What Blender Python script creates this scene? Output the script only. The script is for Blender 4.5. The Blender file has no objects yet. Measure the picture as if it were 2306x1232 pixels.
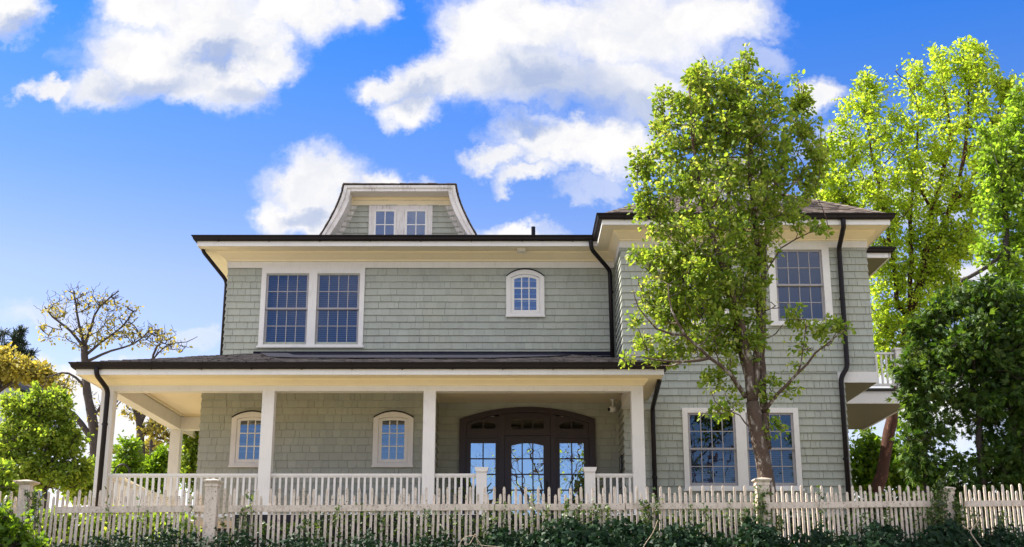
import bpy, math, random
import numpy as np
from mathutils import Vector

scene = bpy.context.scene
COL = scene.collection
R = math.radians

# ------------------------------------------------------------------ camera
PITCH, FPX = 15.6, 2800.0
cam_d = bpy.data.cameras.new('camera')
cam = bpy.data.objects.new('camera', cam_d)
COL.objects.link(cam)
cam.location = (0, 0, 1.6)
cam.rotation_euler = (R(90 + PITCH), 0, 0)
cam_d.sensor_width = 36
cam_d.lens = FPX / 2306 * 36
cam_d.clip_start = 0.1
cam_d.clip_end = 3000
scene.camera = cam

# ------------------------------------------------------------------ exposure, sun
SUN_EL, SUN_BACK = 47.0, 14.0          # from the left, a little behind the facade
scene.view_settings.view_transform = 'Standard'
scene.view_settings.look = 'None'
scene.view_settings.exposure = 1.5
scene.view_settings.gamma = 1
scene.cycles.max_bounces = 8
scene.cycles.transparent_max_bounces = 24
sd = Vector((math.cos(R(SUN_EL)) * math.cos(R(SUN_BACK)), -math.cos(R(SUN_EL)) * math.sin(R(SUN_BACK)), -math.sin(R(SUN_EL))))
sun_d = bpy.data.lights.new('sun', 'SUN')
sun_d.energy = 5.0
sun_d.angle = R(0.53)
sun_d.color = (1.0, 0.93, 0.82)
sun = bpy.data.objects.new('sun', sun_d)
COL.objects.link(sun)
sun.rotation_euler = sd.to_track_quat('-Z', 'Y').to_euler()
sun.location = (-40, 30, 60)

# pixel of the survey photograph -> point on the vertical plane at distance Y
_c, _s = math.cos(R(PITCH)), math.sin(R(PITCH))
def ray(px, py):
    x, y = (px - 1153) / FPX, (616 - py) / FPX
    return x, _c - y * _s, _s + y * _c
def at(px, py, Y):
    d = ray(px, py)
    return Vector((d[0] / d[1] * Y, Y, 1.6 + d[2] / d[1] * Y))

# ------------------------------------------------------------------ world
SKY_STRENGTH = 0.12
world = bpy.data.worlds.new('World')
scene.world = world
world.use_nodes = True
wn = world.node_tree
wn.nodes.clear()
class NT:
    """tiny helper to write node graphs as expressions"""
    def __init__(s, nt): s.nt = nt
    def n(s, t, **k):
        x = s.nt.nodes.new(t)
        for a, b in k.items(): setattr(x, a, b)
        return x
    def put(s, sock, v):
        if isinstance(v, bpy.types.NodeSocket): s.nt.links.new(v, sock)
        elif v is not None: sock.default_value = v
    def m(s, op, a, b=None, c=None, clamp=False):
        x = s.n('ShaderNodeMath', operation=op, use_clamp=clamp)
        for i, v in enumerate((a, b, c)):
            if v is not None: s.put(x.inputs[i], v)
        return x.outputs[0]
    def vm(s, op, a, b=None):
        x = s.n('ShaderNodeVectorMath', operation=op)
        s.put(x.inputs[0], a)
        if b is not None: s.put(x.inputs[1], b)
        return x.outputs['Value'] if op == 'LENGTH' else x.outputs['Vector']
    def mix(s, f, a, b, kind='RGBA', blend='MIX'):
        x = s.n('ShaderNodeMix', data_type=kind, blend_type=blend) if kind == 'RGBA' else s.n('ShaderNodeMix', data_type=kind)
        o = {'FLOAT': 0, 'VECTOR': 1, 'RGBA': 2}[kind]
        ins = {'FLOAT': (2, 3), 'VECTOR': (4, 5), 'RGBA': (6, 7)}[kind]
        s.put(x.inputs[0], f); s.put(x.inputs[ins[0]], a); s.put(x.inputs[ins[1]], b)
        return x.outputs[o]
    def noise(s, vec, scale, detail=4, rough=0.55, dim='3D', out=0):
        x = s.n('ShaderNodeTexNoise', noise_dimensions=dim)
        if vec is not None: s.put(x.inputs['Vector'], vec)
        x.inputs['Scale'].default_value = scale
        x.inputs['Detail'].default_value = detail
        x.inputs['Roughness'].default_value = rough
        return x.outputs[out]
    def step(s, v, a, b, lo=0.0, hi=1.0):
        x = s.n('ShaderNodeMapRange', interpolation_type='SMOOTHSTEP')
        s.put(x.inputs[0], v)
        for i, q in enumerate((a, b, lo, hi)): x.inputs[i + 1].default_value = q
        return x.outputs[0]
    def ramp(s, f, stops):
        x = s.n('ShaderNodeValToRGB')
        e = x.color_ramp.elements
        while len(e) < len(stops): e.new(0.5)
        for q, (p, c) in zip(e, stops):
            q.position = p; q.color = (*c, 1)
        s.put(x.inputs[0], f)
        return x.outputs[0]

def build_world():
    g = NT(wn)
    sky = g.n('ShaderNodeTexSky', sky_type='NISHITA')
    sky.sun_disc = False
    sky.sun_elevation = R(SUN_EL)
    sky.sun_rotation = R(-90 + SUN_BACK)
    sky.air_density = 1.0; sky.dust_density = 0.3; sky.ozone_density = 3.0
    hs = g.n('ShaderNodeHueSaturation')
    hs.inputs['Hue'].default_value = 0.507
    hs.inputs['Saturation'].default_value = 1.18
    hs.inputs['Value'].default_value = 1.0
    g.put(hs.inputs['Color'], sky.outputs[0])
    N = g.n('ShaderNodeTexCoord').outputs['Generated']
    sep = g.n('ShaderNodeSeparateXYZ'); g.put(sep.inputs[0], N)
    X, Y, Z = sep.outputs
    yy = g.m('MAXIMUM', Y, 0.08)
    cmb = g.n('ShaderNodeCombineXYZ')
    g.put(cmb.inputs[0], g.m('DIVIDE', X, yy)); g.put(cmb.inputs[1], g.m('DIVIDE', Z, yy))
    uv = cmb.outputs[0]
    w1 = g.vm('SUBTRACT', g.noise(uv, 9, 6, 0.62, out=1), (0.5, 0.5, 0.5))
    w2 = g.vm('SUBTRACT', g.noise(uv, 30, 6, 0.65, out=1), (0.5, 0.5, 0.5))
    wuv = g.vm('ADD', uv, g.vm('ADD', g.vm('MULTIPLY', w1, (0.10, 0.085, 0)), g.vm('MULTIPLY', w2, (0.036, 0.036, 0))))
    def uvp(px, py):
        d = ray(px, py); return d[0] / d[1], d[2] / d[1]
    def field(blobs, vec):
        acc = None
        for (px, py, rx, ry) in blobs:
            c = uvp(px, py)
            ru = (uvp(px + rx, py)[0] - uvp(px - rx, py)[0]) / 2
            rv = (uvp(px, py - ry)[1] - uvp(px, py + ry)[1]) / 2
            L = g.vm('LENGTH', g.vm('MULTIPLY', g.vm('SUBTRACT', vec, (c[0], c[1], 0)), (1 / ru, 1 / rv, 0)))
            acc = L if acc is None else g.m('SMOOTH_MIN', acc, L, 0.12)
        return g.m('SUBTRACT', 1.0, acc)
    blobs = [(330, 120, 190, 105), (205, 190, 105, 52), (95, 192, 55, 28), (480, 60, 210, 120), (660, 15, 180, 70), (535, 190, 95, 72),
             (600, 130, 90, 60), (320, 10, 130, 60), (800, 0, 90, 40), (20, 20, 90, 62), (430, 175, 200, 60),
             (1150, 60, 190, 120), (1400, 60, 270, 130), (1610, 30, 160, 90), (980, 185, 150, 62), (880, 190, 95, 38), (1200, 180, 230, 90),
             (1420, 200, 170, 110), (1060, 90, 110, 110), (930, 240, 80, 45), (1270, 330, 180, 60), (1120, 350, 80, 32), (1390, 335, 130, 85), (1180, 390, 90, 30),
             (725, 405, 130, 85), (635, 470, 75, 62), (870, 425, 105, 45), (760, 480, 170, 60), (1160, 510, 95, 40), (1825, 195, 70, 42),
             (190, 860, 150, 60), (330, 950, 210, 130), (60, 830, 90, 40), (2150, 640, 130, 45), (2100, 900, 260, 110)]
    soft = [(1330, 425, 110, 35), (1250, 512, 70, 32), (470, 745, 70, 35), (110, 700, 160, 50), (1840, 300, 120, 60), (1700, 130, 90, 40), (560, 560, 90, 30), (2050, 420, 200, 90)]
    F = field(blobs, wuv)
    fine = g.noise(wuv, 15, 9, 0.64)
    Fd = g.m('ADD', F, g.m('MULTIPLY', g.m('SUBTRACT', fine, 0.5), 0.95))
    dens = g.step(Fd, -0.20, 0.56)
    S = g.m('MULTIPLY', g.step(g.m('ADD', field(soft, wuv), g.m('MULTIPLY', g.m('SUBTRACT', fine, 0.5), 0.7)), 0.0, 0.6), 0.45)
    dens = g.m('MAXIMUM', dens, S)
    # unseen broken cloud added over the rest of the sky to light the facade
    rest = g.noise(N, 2.2, 7, 0.58)
    restd = g.m('MULTIPLY', g.step(rest, 0.40, 0.58), g.step(Z, 0.12, 0.46))
    front = g.step(Y, 0.45, 0.62)
    dens = g.mix(front, restd, dens, 'FLOAT')
    # grey-blue bases of the thick clouds
    shade = [(1250, 205, 240, 85), (1420, 240, 150, 60), (330, 195, 150, 45), (560, 210, 90, 40), (480, 130, 120, 40), (690, 470, 70, 30), (30, 60, 60, 30), (1190, 300, 60, 25), (960, 215, 70, 35)]
    sh = g.step(g.m('ADD', field(shade, wuv), g.m('MULTIPLY', g.m('SUBTRACT', g.noise(uv, 13, 5, 0.6), 0.5), 1.1)), -0.25, 0.75)
    billow = g.step(g.noise(wuv, 17, 6, 0.6), 0.38, 0.66)
    sh2 = g.m('ADD', g.m('MULTIPLY', sh, 0.75), g.m('MULTIPLY', billow, 0.30), clamp=True)
    ccol = g.mix(sh2, (1.0, 0.985, 0.975, 1), (0.44, 0.53, 0.76, 1))
    tint = g.ramp(Z, [(0.0, (1.0, 0.70, 0.60)), (0.26, (0.86, 0.62, 0.58)), (0.34, (0.50, 0.52, 0.62)), (0.45, (0.20, 0.46, 0.72)), (0.7, (0.20, 0.44, 0.70))])
    tint = g.mix(g.step(Y, -0.3, 0.2), g.ramp(Z, [(0.0, (0.85, 0.68, 0.66)), (0.08, (0.55, 0.56, 0.68)), (0.3, (0.26, 0.46, 0.74))]), tint)
    skyc = g.vm('MULTIPLY', g.vm('MULTIPLY', hs.outputs[0], tint), (SKY_STRENGTH,) * 3)
    br = g.mix(front, 0.80, CLOUD, 'FLOAT')          # unseen clouds made brighter to light the shaded facade
    cb = g.n('ShaderNodeCombineXYZ')
    for i in range(3): g.put(cb.inputs[i], br)
    cl = g.vm('MULTIPLY', g.mix(front, (1, 0.97, 0.93, 1), ccol), cb.outputs[0])
    colr = g.mix(dens, skyc, cl)
    bg = g.n('ShaderNodeBackground')
    g.put(bg.inputs[0], colr)
    bg.inputs[1].default_value = 1.0
    out = g.n('ShaderNodeOutputWorld')
    wn.links.new(bg.outputs[0], out.inputs[0])
CLOUD = 0.365
build_world()

# ------------------------------------------------------------------ materials
def material(name):
    m = bpy.data.materials.new(name); m.use_nodes = True
    m.node_tree.nodes.clear()
    g = NT(m.node_tree)
    out = g.n('ShaderNodeOutputMaterial')
    return m, g, out
def principled(g, out, col, rough=0.6, spec=0.4, metal=0.0, bump=None, bstr=0.2, bdist=0.01):
    p = g.n('ShaderNodeBsdfPrincipled')
    g.put(p.inputs['Base Color'], col); g.put(p.inputs['Roughness'], rough)
    p.inputs['Specular IOR Level'].default_value = spec
    p.inputs['Metallic'].default_value = metal
    if bump is not None:
        b = g.n('ShaderNodeBump'); b.inputs['Strength'].default_value = bstr; b.inputs['Distance'].default_value = bdist
        g.put(b.inputs['Height'], bump)
        g.nt.links.new(b.outputs[0], p.inputs['Normal'])
    g.nt.links.new(p.outputs[0], out.inputs['Surface'])
    return p
def rgba(c): return (*c, 1)
def pos(g): return g.n('ShaderNodeNewGeometry').outputs['Position']
def island(g): return g.n('ShaderNodeNewGeometry').outputs['Random Per Island']

def mat_paint(name, col, rough=0.5, dirt=0.12, dirtcol=None, scale=3.0, streak=True):
    m, g, out = material(name)
    p = pos(g)
    st = g.vm('MULTIPLY', p, (6, 6, 0.7)) if streak else p
    n1 = g.noise(p, scale, 5, 0.6)
    n2 = g.noise(st, scale * 2, 4, 0.6)
    f = g.m('MULTIPLY', g.step(g.m('ADD', g.m('MULTIPLY', n1, 0.5), g.m('MULTIPLY', n2, 0.5)), 0.45, 0.75), dirt * 3, clamp=True)
    dc = dirtcol or tuple(c * 0.55 for c in col)
    principled(g, out, g.mix(f, rgba(col), rgba(dc)), rough, 0.35, bump=g.noise(p, 60, 3), bstr=0.06)
    return m
def mat_shingle(name, col, var=0.10, roughn=0.75):
    m, g, out = material(name)
    r = island(g)
    p = pos(g)
    grain = g.noise(g.vm('MULTIPLY', p, (40, 40, 3)), 1.0, 4, 0.6)
    a = tuple(c * (1 - var) for c in col); b = tuple(min(1, c * (1 + var)) for c in col)
    base = g.mix(r, rgba(a), rgba(b))
    warm = g.mix(g.m('MULTIPLY', g.step(g.noise(p, 0.7, 4), 0.42, 0.7), 0.22), base, (col[0] * 1.03, col[1] * 0.93, col[2] * 0.72, 1))
    stain = g.noise(g.vm('MULTIPLY', p, (1.6, 1.6, 0.28)), 1.7, 6, 0.65)
    warm = g.mix(g.m('MULTIPLY', g.step(stain, 0.48, 0.72), 0.26), warm, rgba(tuple(c * 0.62 for c in col)))
    base = g.mix(g.m('MULTIPLY', g.step(grain, 0.45, 0.75), 0.22), warm, rgba(tuple(c * 0.68 for c in col)))
    principled(g, out, base, roughn, 0.25, bump=grain, bstr=0.25, bdist=0.004)
    return m
def mat_roof(name, col):
    m, g, out = material(name)
    r = island(g)
    p = pos(g)
    n = g.noise(p, 9, 5, 0.65)
    base = g.ramp(r, [(0.0, tuple(c * 0.6 for c in col)), (0.5, col), (1.0, tuple(min(1, c * 1.5) for c in col))])
    base = g.mix(g.m('MULTIPLY', n, 0.5), base, rgba(tuple(c * 0.5 for c in col)))
    principled(g, out, base, 0.85, 0.2, bump=n, bstr=0.4)
    return m
def mat_metal(name, col, rough=0.4):
    m, g, out = material(name)
    n = g.noise(pos(g), 4, 5, 0.6)
    principled(g, out, g.mix(n, rgba(col), rgba(tuple(c * 1.9 for c in col))), g.m('ADD', g.m('MULTIPLY', n, 0.3), rough - 0.1), 0.5, 0.3)
    return m
def mat_glass(name, refl, tint=(0.75, 0.82, 0.9)):
    m, g, out = material(name)
    gl = g.n('ShaderNodeBsdfGlossy'); gl.inputs['Roughness'].default_value = 0.0
    gl.inputs['Color'].default_value = (0.93, 0.96, 1.0, 1)
    b = g.n('ShaderNodeBump'); b.inputs['Strength'].default_value = 0.09; b.inputs['Distance'].default_value = 0.02
    g.put(b.inputs['Height'], g.noise(pos(g), 2.2, 2, 0.4))
    g.nt.links.new(b.outputs[0], gl.inputs['Normal'])
    tr = g.n('ShaderNodeBsdfTransparent'); tr.inputs['Color'].default_value = rgba(tint)
    fr = g.n('ShaderNodeFresnel'); fr.inputs['IOR'].default_value = 1.5
    f = g.m('ADD', fr.outputs[0], refl, clamp=True)
    mx = g.n('ShaderNodeMixShader'); g.put(mx.inputs[0], f)
    g.nt.links.new(tr.outputs[0], mx.inputs[1]); g.nt.links.new(gl.outputs[0], mx.inputs[2])
    g.nt.links.new(mx.outputs[0], out.inputs['Surface'])
    return m
def mat_plain(name, col, rough=0.7, spec=0.3):
    m, g, out = material(name)
    n = g.noise(pos(g), 12, 4)
    principled(g, out, g.mix(n, rgba(tuple(c * 0.85 for c in col)), rgba(tuple(min(1, c * 1.15) for c in col))), rough, spec)
    return m
def mat_leaf(name, stops, trans=0.45, gloss=0.35, tcol=None):
    m, g, out = material(name)
    r = island(g)
    clump = g.noise(pos(g), 1.3, 3, 0.6)
    f = g.m('ADD', g.m('MULTIPLY', r, 0.65), g.m('MULTIPLY', clump, 0.45), clamp=True)
    c = g.ramp(f, stops)
    p = g.n('ShaderNodeBsdfPrincipled')
    g.put(p.inputs['Base Color'], c)
    p.inputs['Roughness'].default_value = 0.5
    p.inputs['Specular IOR Level'].default_value = gloss
    t = g.n('ShaderNodeBsdfTranslucent')
    tc = tcol or (1.5, 1.55, 0.6)
    g.put(t.inputs['Color'], g.vm('MULTIPLY', c, tc))
    mx = g.n('ShaderNodeMixShader'); mx.inputs[0].default_value = trans
    g.nt.links.new(p.outputs[0], mx.inputs[1]); g.nt.links.new(t.outputs[0], mx.inputs[2])
    g.nt.links.new(mx.outputs[0], out.inputs['Surface'])
    return m
def mat_bark(name, col, patch, amount=0.5, scale=6):
    m, g, out = material(name)
    p = pos(g)
    n = g.noise(g.vm('MULTIPLY', p, (1, 1, 0.45)), scale, 6, 0.65)
    n2 = g.noise(p, scale * 4, 4, 0.6)
    base = g.mix(n2, rgba(tuple(c * 0.5 for c in col)), rgba(tuple(c * 1.3 for c in col)))
    base = g.mix(g.m('MULTIPLY', g.step(n, 0.52, 0.66), amount), base, rgba(patch))
    principled(g, out, base, 0.85, 0.2, bump=n2, bstr=0.7, bdist=0.03)
    return m
def mat_weathered(name, col):
    m, g, out = material(name)
    p = pos(g)
    n = g.noise(g.vm('MULTIPLY', p, (5, 5, 1.6)), 3, 6, 0.65)
    sp = g.noise(p, 34, 3, 0.6)
    r = island(g)
    base = g.mix(r, rgba(col), rgba((col[0] * 0.92, col[1] * 0.86, col[2] * 0.80)))
    base = g.mix(g.m('MULTIPLY', g.step(n, 0.45, 0.68), 0.62), base, (0.30, 0.235, 0.18, 1))
    base = g.mix(g.m('MULTIPLY', g.step(sp, 0.58, 0.68), 0.8), base, (0.10, 0.08, 0.07, 1))
    principled(g, out, base, 0.8, 0.2, bump=n, bstr=0.2)
    return m

M = {
    'shingle': mat_shingle('sage_shingle', (0.345, 0.365, 0.32), 0.06),
    'trim': mat_paint('white_trim', (0.66, 0.645, 0.62), 0.5, 0.11),
    'oldtrim': mat_paint('weathered_trim', (0.64, 0.62, 0.60), 0.6, 0.30, (0.26, 0.23, 0.22), 2.2),
    'bouncecream': mat_paint('bounce_tinted_cream', (0.76, 0.67, 0.48), 0.55, 0.04, streak=False),  # warm bounce light on soffits and ceilings put into the paint colour
    'sash': mat_paint('taupe_sash', (0.31, 0.295, 0.31), 0.5, 0.05),
    'roof': mat_roof('wood_roof', (0.13, 0.105, 0.09)),
    'lowroof': mat_roof('weathered_roof', (0.15, 0.135, 0.13)),
    'membrane': mat_plain('dark_flashing', (0.012, 0.013, 0.024), 0.9, 0.1),
    'gutter': mat_plain('bronze_gutter', (0.011, 0.0085, 0.010), 0.5, 0.2),
    'glass': mat_glass('window_glass', 0.055, (0.42, 0.48, 0.68)),
    'doorglass': mat_glass('door_glass', 0.50, (0.5, 0.55, 0.65)),
    'blueglass': mat_glass('casement_glass', 0.17, (0.3, 0.38, 0.6)),
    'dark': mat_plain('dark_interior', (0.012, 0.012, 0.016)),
    'blind': mat_plain('slat_blind', (0.20, 0.23, 0.34)),
    'door': mat_paint('espresso_wood', (0.026, 0.015, 0.018), 0.38, 0.1),
    'deck': mat_plain('deck_boards', (0.46, 0.34, 0.21)),
    'skirt': mat_plain('porch_skirt', (0.03, 0.026, 0.022)),
    'black': mat_metal('black_iron', (0.012, 0.012, 0.013), 0.4),
    'picket': mat_weathered('weathered_white_wood', (0.61, 0.54, 0.465)),
    'white': mat_plain('white_plastic', (0.8, 0.8, 0.8), 0.35),
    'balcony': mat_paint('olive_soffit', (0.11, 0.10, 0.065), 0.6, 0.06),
    'ventm': mat_plain('grey_vent', (0.62, 0.60, 0.56)),
    'brick': mat_plain('dark_slate', (0.06, 0.065, 0.09)),
    'bluewall': mat_plain('pale_blue_siding', (0.42, 0.47, 0.58)),
}

# ------------------------------------------------------------------ mesh helpers
def tag(o, label=None, cat=None, group=None, kind=None):
    if label: o['label'] = label
    if cat: o['category'] = cat
    if group: o['group'] = group
    if kind: o['kind'] = kind
    return o
def empty(name, loc, label, cat, group=None):
    o = bpy.data.objects.new(name, None); COL.objects.link(o)
    o.location = loc; o.empty_display_size = 0.3
    return tag(o, label, cat, group)
def link(name, me, mat, parent=None):
    o = bpy.data.objects.new(name, me); COL.objects.link(o)
    if mat: me.materials.append(mat)
    if parent:
        o.parent = parent
        w = Vector((0, 0, 0)); q = parent
        while q: w += q.location; q = q.parent
        o.location = -w
    return o
class MB:
    def __init__(s): s.v = []; s.f = []
    def add(s, vs, fs):
        b = len(s.v); s.v += [tuple(p) for p in vs]; s.f += [tuple(i + b for i in f) for f in fs]
        return s
    def box(s, x0, x1, y0, y1, z0, z1):
        return s.add([(x0, y0, z0), (x1, y0, z0), (x1, y1, z0), (x0, y1, z0), (x0, y0, z1), (x1, y0, z1), (x1, y1, z1), (x0, y1, z1)],
                     [(0, 3, 2, 1), (4, 5, 6, 7), (0, 1, 5, 4), (1, 2, 6, 5), (2, 3, 7, 6), (3, 0, 4, 7)])
    def face(s, *p): return s.add(p, [tuple(range(len(p)))])
    def prism(s, prof, y0, y1):           # profile of (x, z), extruded along y
        n = len(prof)
        return s.add([(x, y0, z) for x, z in prof] + [(x, y1, z) for x, z in prof],
                     [tuple(range(n)), tuple(range(2 * n - 1, n - 1, -1))] + [((i + 1) % n, i, n + i, n + (i + 1) % n) for i in range(n)])
    def ring(s, outer, inner, y0, y1, closed=False):   # frame between two (x, z) chains
        n = len(outer)
        vs = [(x, y0, z) for x, z in outer] + [(x, y0, z) for x, z in inner] + [(x, y1, z) for x, z in outer] + [(x, y1, z) for x, z in inner]
        fs = []
        for i in range(n if closed else n - 1):
            j = (i + 1) % n
            fs += [(i, j, n + j, n + i), (2 * n + i, i, j, 2 * n + j)[::-1], (n + i, n + j, 3 * n + j, 3 * n + i)]
        if not closed:
            fs += [(0, n, 3 * n, 2 * n), (n - 1, 2 * n - 1, 4 * n - 1, 3 * n - 1)]
        return s.add(vs, fs)
    def tube(s, pts, rad, n=8, cap=True):
        pts = [Vector(p) for p in pts]
        if not hasattr(rad, '__len__'): rad = [rad] * len(pts)
        ref = None; vs = []; fs = []
        for i, p in enumerate(pts):
            t = (pts[min(i + 1, len(pts) - 1)] - pts[max(i - 1, 0)]).normalized()
            if ref is None:
                ref = t.cross(Vector((0, 1, 0)) if abs(t.y) < 0.8 else Vector((1, 0, 0))).normalized()
            ref = (ref - t * ref.dot(t)).normalized()
            b = t.cross(ref)
            for k in range(n):
                a = 2 * math.pi * (k + 0.5) / n
                vs.append(p + (ref * math.cos(a) + b * math.sin(a)) * rad[i])
        for i in range(len(pts) - 1):
            for k in range(n):
                k2 = (k + 1) % n
                fs.append((i * n + k, i * n + k2, (i + 1) * n + k2, (i + 1) * n + k))
        if cap:
            fs += [tuple(range(n))[::-1], tuple(range((len(pts) - 1) * n, len(pts) * n))]
        return s.add(vs, fs)
    def sweep(s, path, prof, over=None, cap=True):
        """profile of (fraction or metres outward, z) carried along an XY path; outward is to the right"""
        m = len(prof); P = [Vector(p) for p in path]
        over = over or [1.0] * (len(P) - 1)
        rows = []
        for i, p in enumerate(P):
            segs = [k for k in (i - 1, i) if 0 <= k < len(P) - 1]
            ns = []
            for k in segs:
                d = (P[k + 1] - P[k]).normalized(); ns.append((Vector((d.y, -d.x)), over[k], d))
            row = []
            for (d, z) in prof:
                if len(ns) == 1: q = p + ns[0][0] * ns[0][1] * d
                else: q = p + ns[0][0] * ns[0][1] * d + ns[1][0] * ns[1][1] * d
                row.append((q.x, q.y, z))
            rows.append(row)
        vs = [v for r in rows for v in r]; fs = []
        for i in range(len(P) - 1):
            for k in range(m):
                k2 = (k + 1) % m
                fs.append((i * m + k, i * m + k2, (i + 1) * m + k2, (i + 1) * m + k))
        if cap: fs += [tuple(range(m))[::-1], tuple(range((len(P) - 1) * m, len(P) * m))]
        return s.add(vs, fs)
    def build(s, name, mat, parent=None, smooth=False):
        me = bpy.data.meshes.new(name); me.from_pydata(s.v, [], s.f); me.validate(); me.update()
        if smooth: me.polygons.foreach_set('use_smooth', [True] * len(me.polygons))
        return link(name, me, mat, parent)
def fast_mesh(name, verts, faces, mat, parent=None):
    """verts (n,3) array, faces (m,k) array"""
    me = bpy.data.meshes.new(name)
    verts = np.ascontiguousarray(verts, np.float32); faces = np.ascontiguousarray(faces, np.int32)
    k = faces.shape[1]
    me.vertices.add(len(verts)); me.vertices.foreach_set('co', verts.ravel())
    me.loops.add(faces.size); me.loops.foreach_set('vertex_index', faces.ravel())
    me.polygons.add(len(faces)); me.polygons.foreach_set('loop_start', np.arange(0, faces.size, k, dtype=np.int32))
    me.update(calc_edges=True)
    return link(name, me, mat, parent)
def arc_chain(x0, x1, z0, zs, zt, n=14):
    """(x, z) chain: up the left side, over a segmental arch, down the right"""
    h = zt - zs; w = (x1 - x0) / 2; r = (w * w + h * h) / (2 * h); cx = (x0 + x1) / 2; cz = zt - r
    a = math.asin(min(1, w / r))
    return [(x0, z0)] + [(cx + r * math.sin(t), cz + r * math.cos(t)) for t in np.linspace(-a, a, n)] + [(x1, z0)]

# ------------------------------------------------------------------ ground
def build_ground():
    def h(x, y):
        def ss(t): t = max(0, min(1, t)); return t * t * (3 - 2 * t)
        return 2.42 * ss((y - 16.3) / 3.2) + 0.25 * ss((y - 20) / 5) - 3.5 * ss((y - 60) / 150)
    xs = [-900, -300, -120, -60] + list(range(-30, 31, 3)) + [60, 120, 300, 900]
    ys = [-400, -120, -40, -12, 8, 13, 15.5, 16.3, 17, 17.7, 18.4, 19, 19.6, 20.3, 22, 24, 27, 32, 40, 60, 90, 130, 200, 400, 1200]
    mb = MB()
    vs = [(x, y, h(x, y)) for y in ys for x in xs]; n = len(xs)
    mb.add(vs, [(j * n + i, j * n + i + 1, (j + 1) * n + i + 1, (j + 1) * n + i) for j in range(len(ys) - 1) for i in range(n - 1)])
    m, g, out = material('sandy_soil')
    p = pos(g)
    c = g.ramp(g.noise(p, 1.5, 6, 0.65), [(0.25, (0.33, 0.26, 0.15)), (0.55, (0.36, 0.29, 0.17)), (0.8, (0.26, 0.25, 0.10))])
    sp = g.n('ShaderNodeSeparateXYZ'); g.put(sp.inputs[0], p)
    gr = g.ramp(g.noise(p, 3, 6, 0.65), [(0.3, (0.03, 0.045, 0.014)), (0.6, (0.05, 0.08, 0.02)), (0.8, (0.09, 0.10, 0.035))])
    far = g.m('MAXIMUM', g.m('MULTIPLY', g.step(sp.outputs[1], 11.0, 11.6), g.step(sp.outputs[1], 20.6, 20.2)), g.step(sp.outputs[1], 40, 60))
    c = g.mix(far, c, gr)
    principled(g, out, c, 0.95, 0.1, bump=g.noise(p, 12, 5), bstr=0.6, bdist=0.05)
    tag(mb.build('ground', m), 'sandy garden ground sloping up under the house', None, None, 'structure')
    m, g, out = material('asphalt')
    p = pos(g)
    principled(g, out, g.mix(g.noise(p, 40, 4), (0.22, 0.20, 0.17, 1), (0.30, 0.27, 0.23, 1)), 0.9, 0.2)
    mb = MB(); mb.box(-200, 200, -5, 9, -0.3, 0.012)
    tag(mb.build('road', m), 'grey asphalt street in front of the bank', None, None, 'structure')
    m, g, out = material('concrete')
    principled(g, out, g.mix(g.noise(pos(g), 5, 5), (0.42, 0.37, 0.30, 1), (0.55, 0.49, 0.40, 1)), 0.9, 0.2)
    mb = MB(); mb.box(-200, 200, 9.0, 11.2, -0.3, 0.13)
    tag(mb.build('pavement', m), 'pale concrete pavement along the street', None, None, 'structure')
build_ground()

# ------------------------------------------------------------------ the house
HX0, HX1, HX2, LX2 = -6.86, 2.50, 8.10, 7.38     # left wall, wing left wall, wing right wall (upper / lower floor)
YP, YW, YU, YD = 25.0, 27.3, 29.0, 28.6          # porch columns, ground floor wall, upper wall, door wall
DECK, CEIL, BEAM = 3.49, 6.47, 6.10
COURSE = 0.166
house = empty('shingled_house', (0, 28, 2.7), 'grey green shingled house with white trim, a columned porch and dark gutters', 'house')

def shingle_wall(p0, p1, z0, z1, holes=(), seed=1, name='wall', parent=None, wedge=None, course=COURSE):
    """courses of single shingles on the wall from p0 to p1 (outward to the right of p0->p1); holes are (u0,u1,z0,z1)"""
    rng = random.Random(seed)
    P0, P1 = Vector(p0), Vector(p1); L = (P1 - P0).length; d = (P1 - P0) / L; nrm = Vector((d.y, -d.x))
    mb = MB()
    def pt(u, o, z):
        q = P0 + d * u + nrm * o; return (q.x, q.y, z)
    z = z0; k = 0
    while z < z1 - 0.01:
        zt = min(z + course, z1)
        lo, hi = (0, L) if wedge is None else wedge(z, zt)
        cuts = sorted((max(a, lo), min(b, hi)) for a, b, c, e in holes if c < (z + zt) / 2 < e)
        spans, cur = [], lo
        for a, b in cuts:
            if a > cur: spans.append((cur, a))
            cur = max(cur, b)
        if cur < hi: spans.append((cur, hi))
        for a, b in spans:
            mb.face(pt(a, 0, z), pt(b, 0, z), pt(b, 0, zt), pt(a, 0, zt))
            u = a - (rng.random() * 0.12 if True else 0)
            first = True
            while u < b:
                w = rng.choice((0.09, 0.12, 0.15, 0.18, 0.2, 0.26, 0.3)) + rng.uniform(-0.01, 0.01)
                ua, ub = max(a, u), min(b, u + w - rng.choice((0.003, 0.004, 0.006, 0.009)))
                if a == lo and first and ua == a: ua -= 0.012
                if b == hi and u + w >= b: ub = b + 0.012
                first = False
                if ub - ua > 0.01:
                    dz = rng.uniform(-0.003, 0.003); t = 0.034 + rng.uniform(-0.002, 0.002)
                    o2 = 0.006
                    zb = z - 0.004 + dz
                    mb.add([pt(ua, t, zb), pt(ub, t, zb), pt(ub, o2, zt), pt(ua, o2, zt), pt(ua, 0.0005, zb), pt(ub, 0.0005, zb), pt(ub, 0.0005, zt), pt(ua, 0.0005, zt)],
                           [(0, 1, 2, 3), (4, 5, 1, 0), (1, 5, 6, 2), (4, 0, 3, 7)])
                u += w
        z += course; k += 1
    return mb.build(name, M['shingle'], parent or house)

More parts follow.
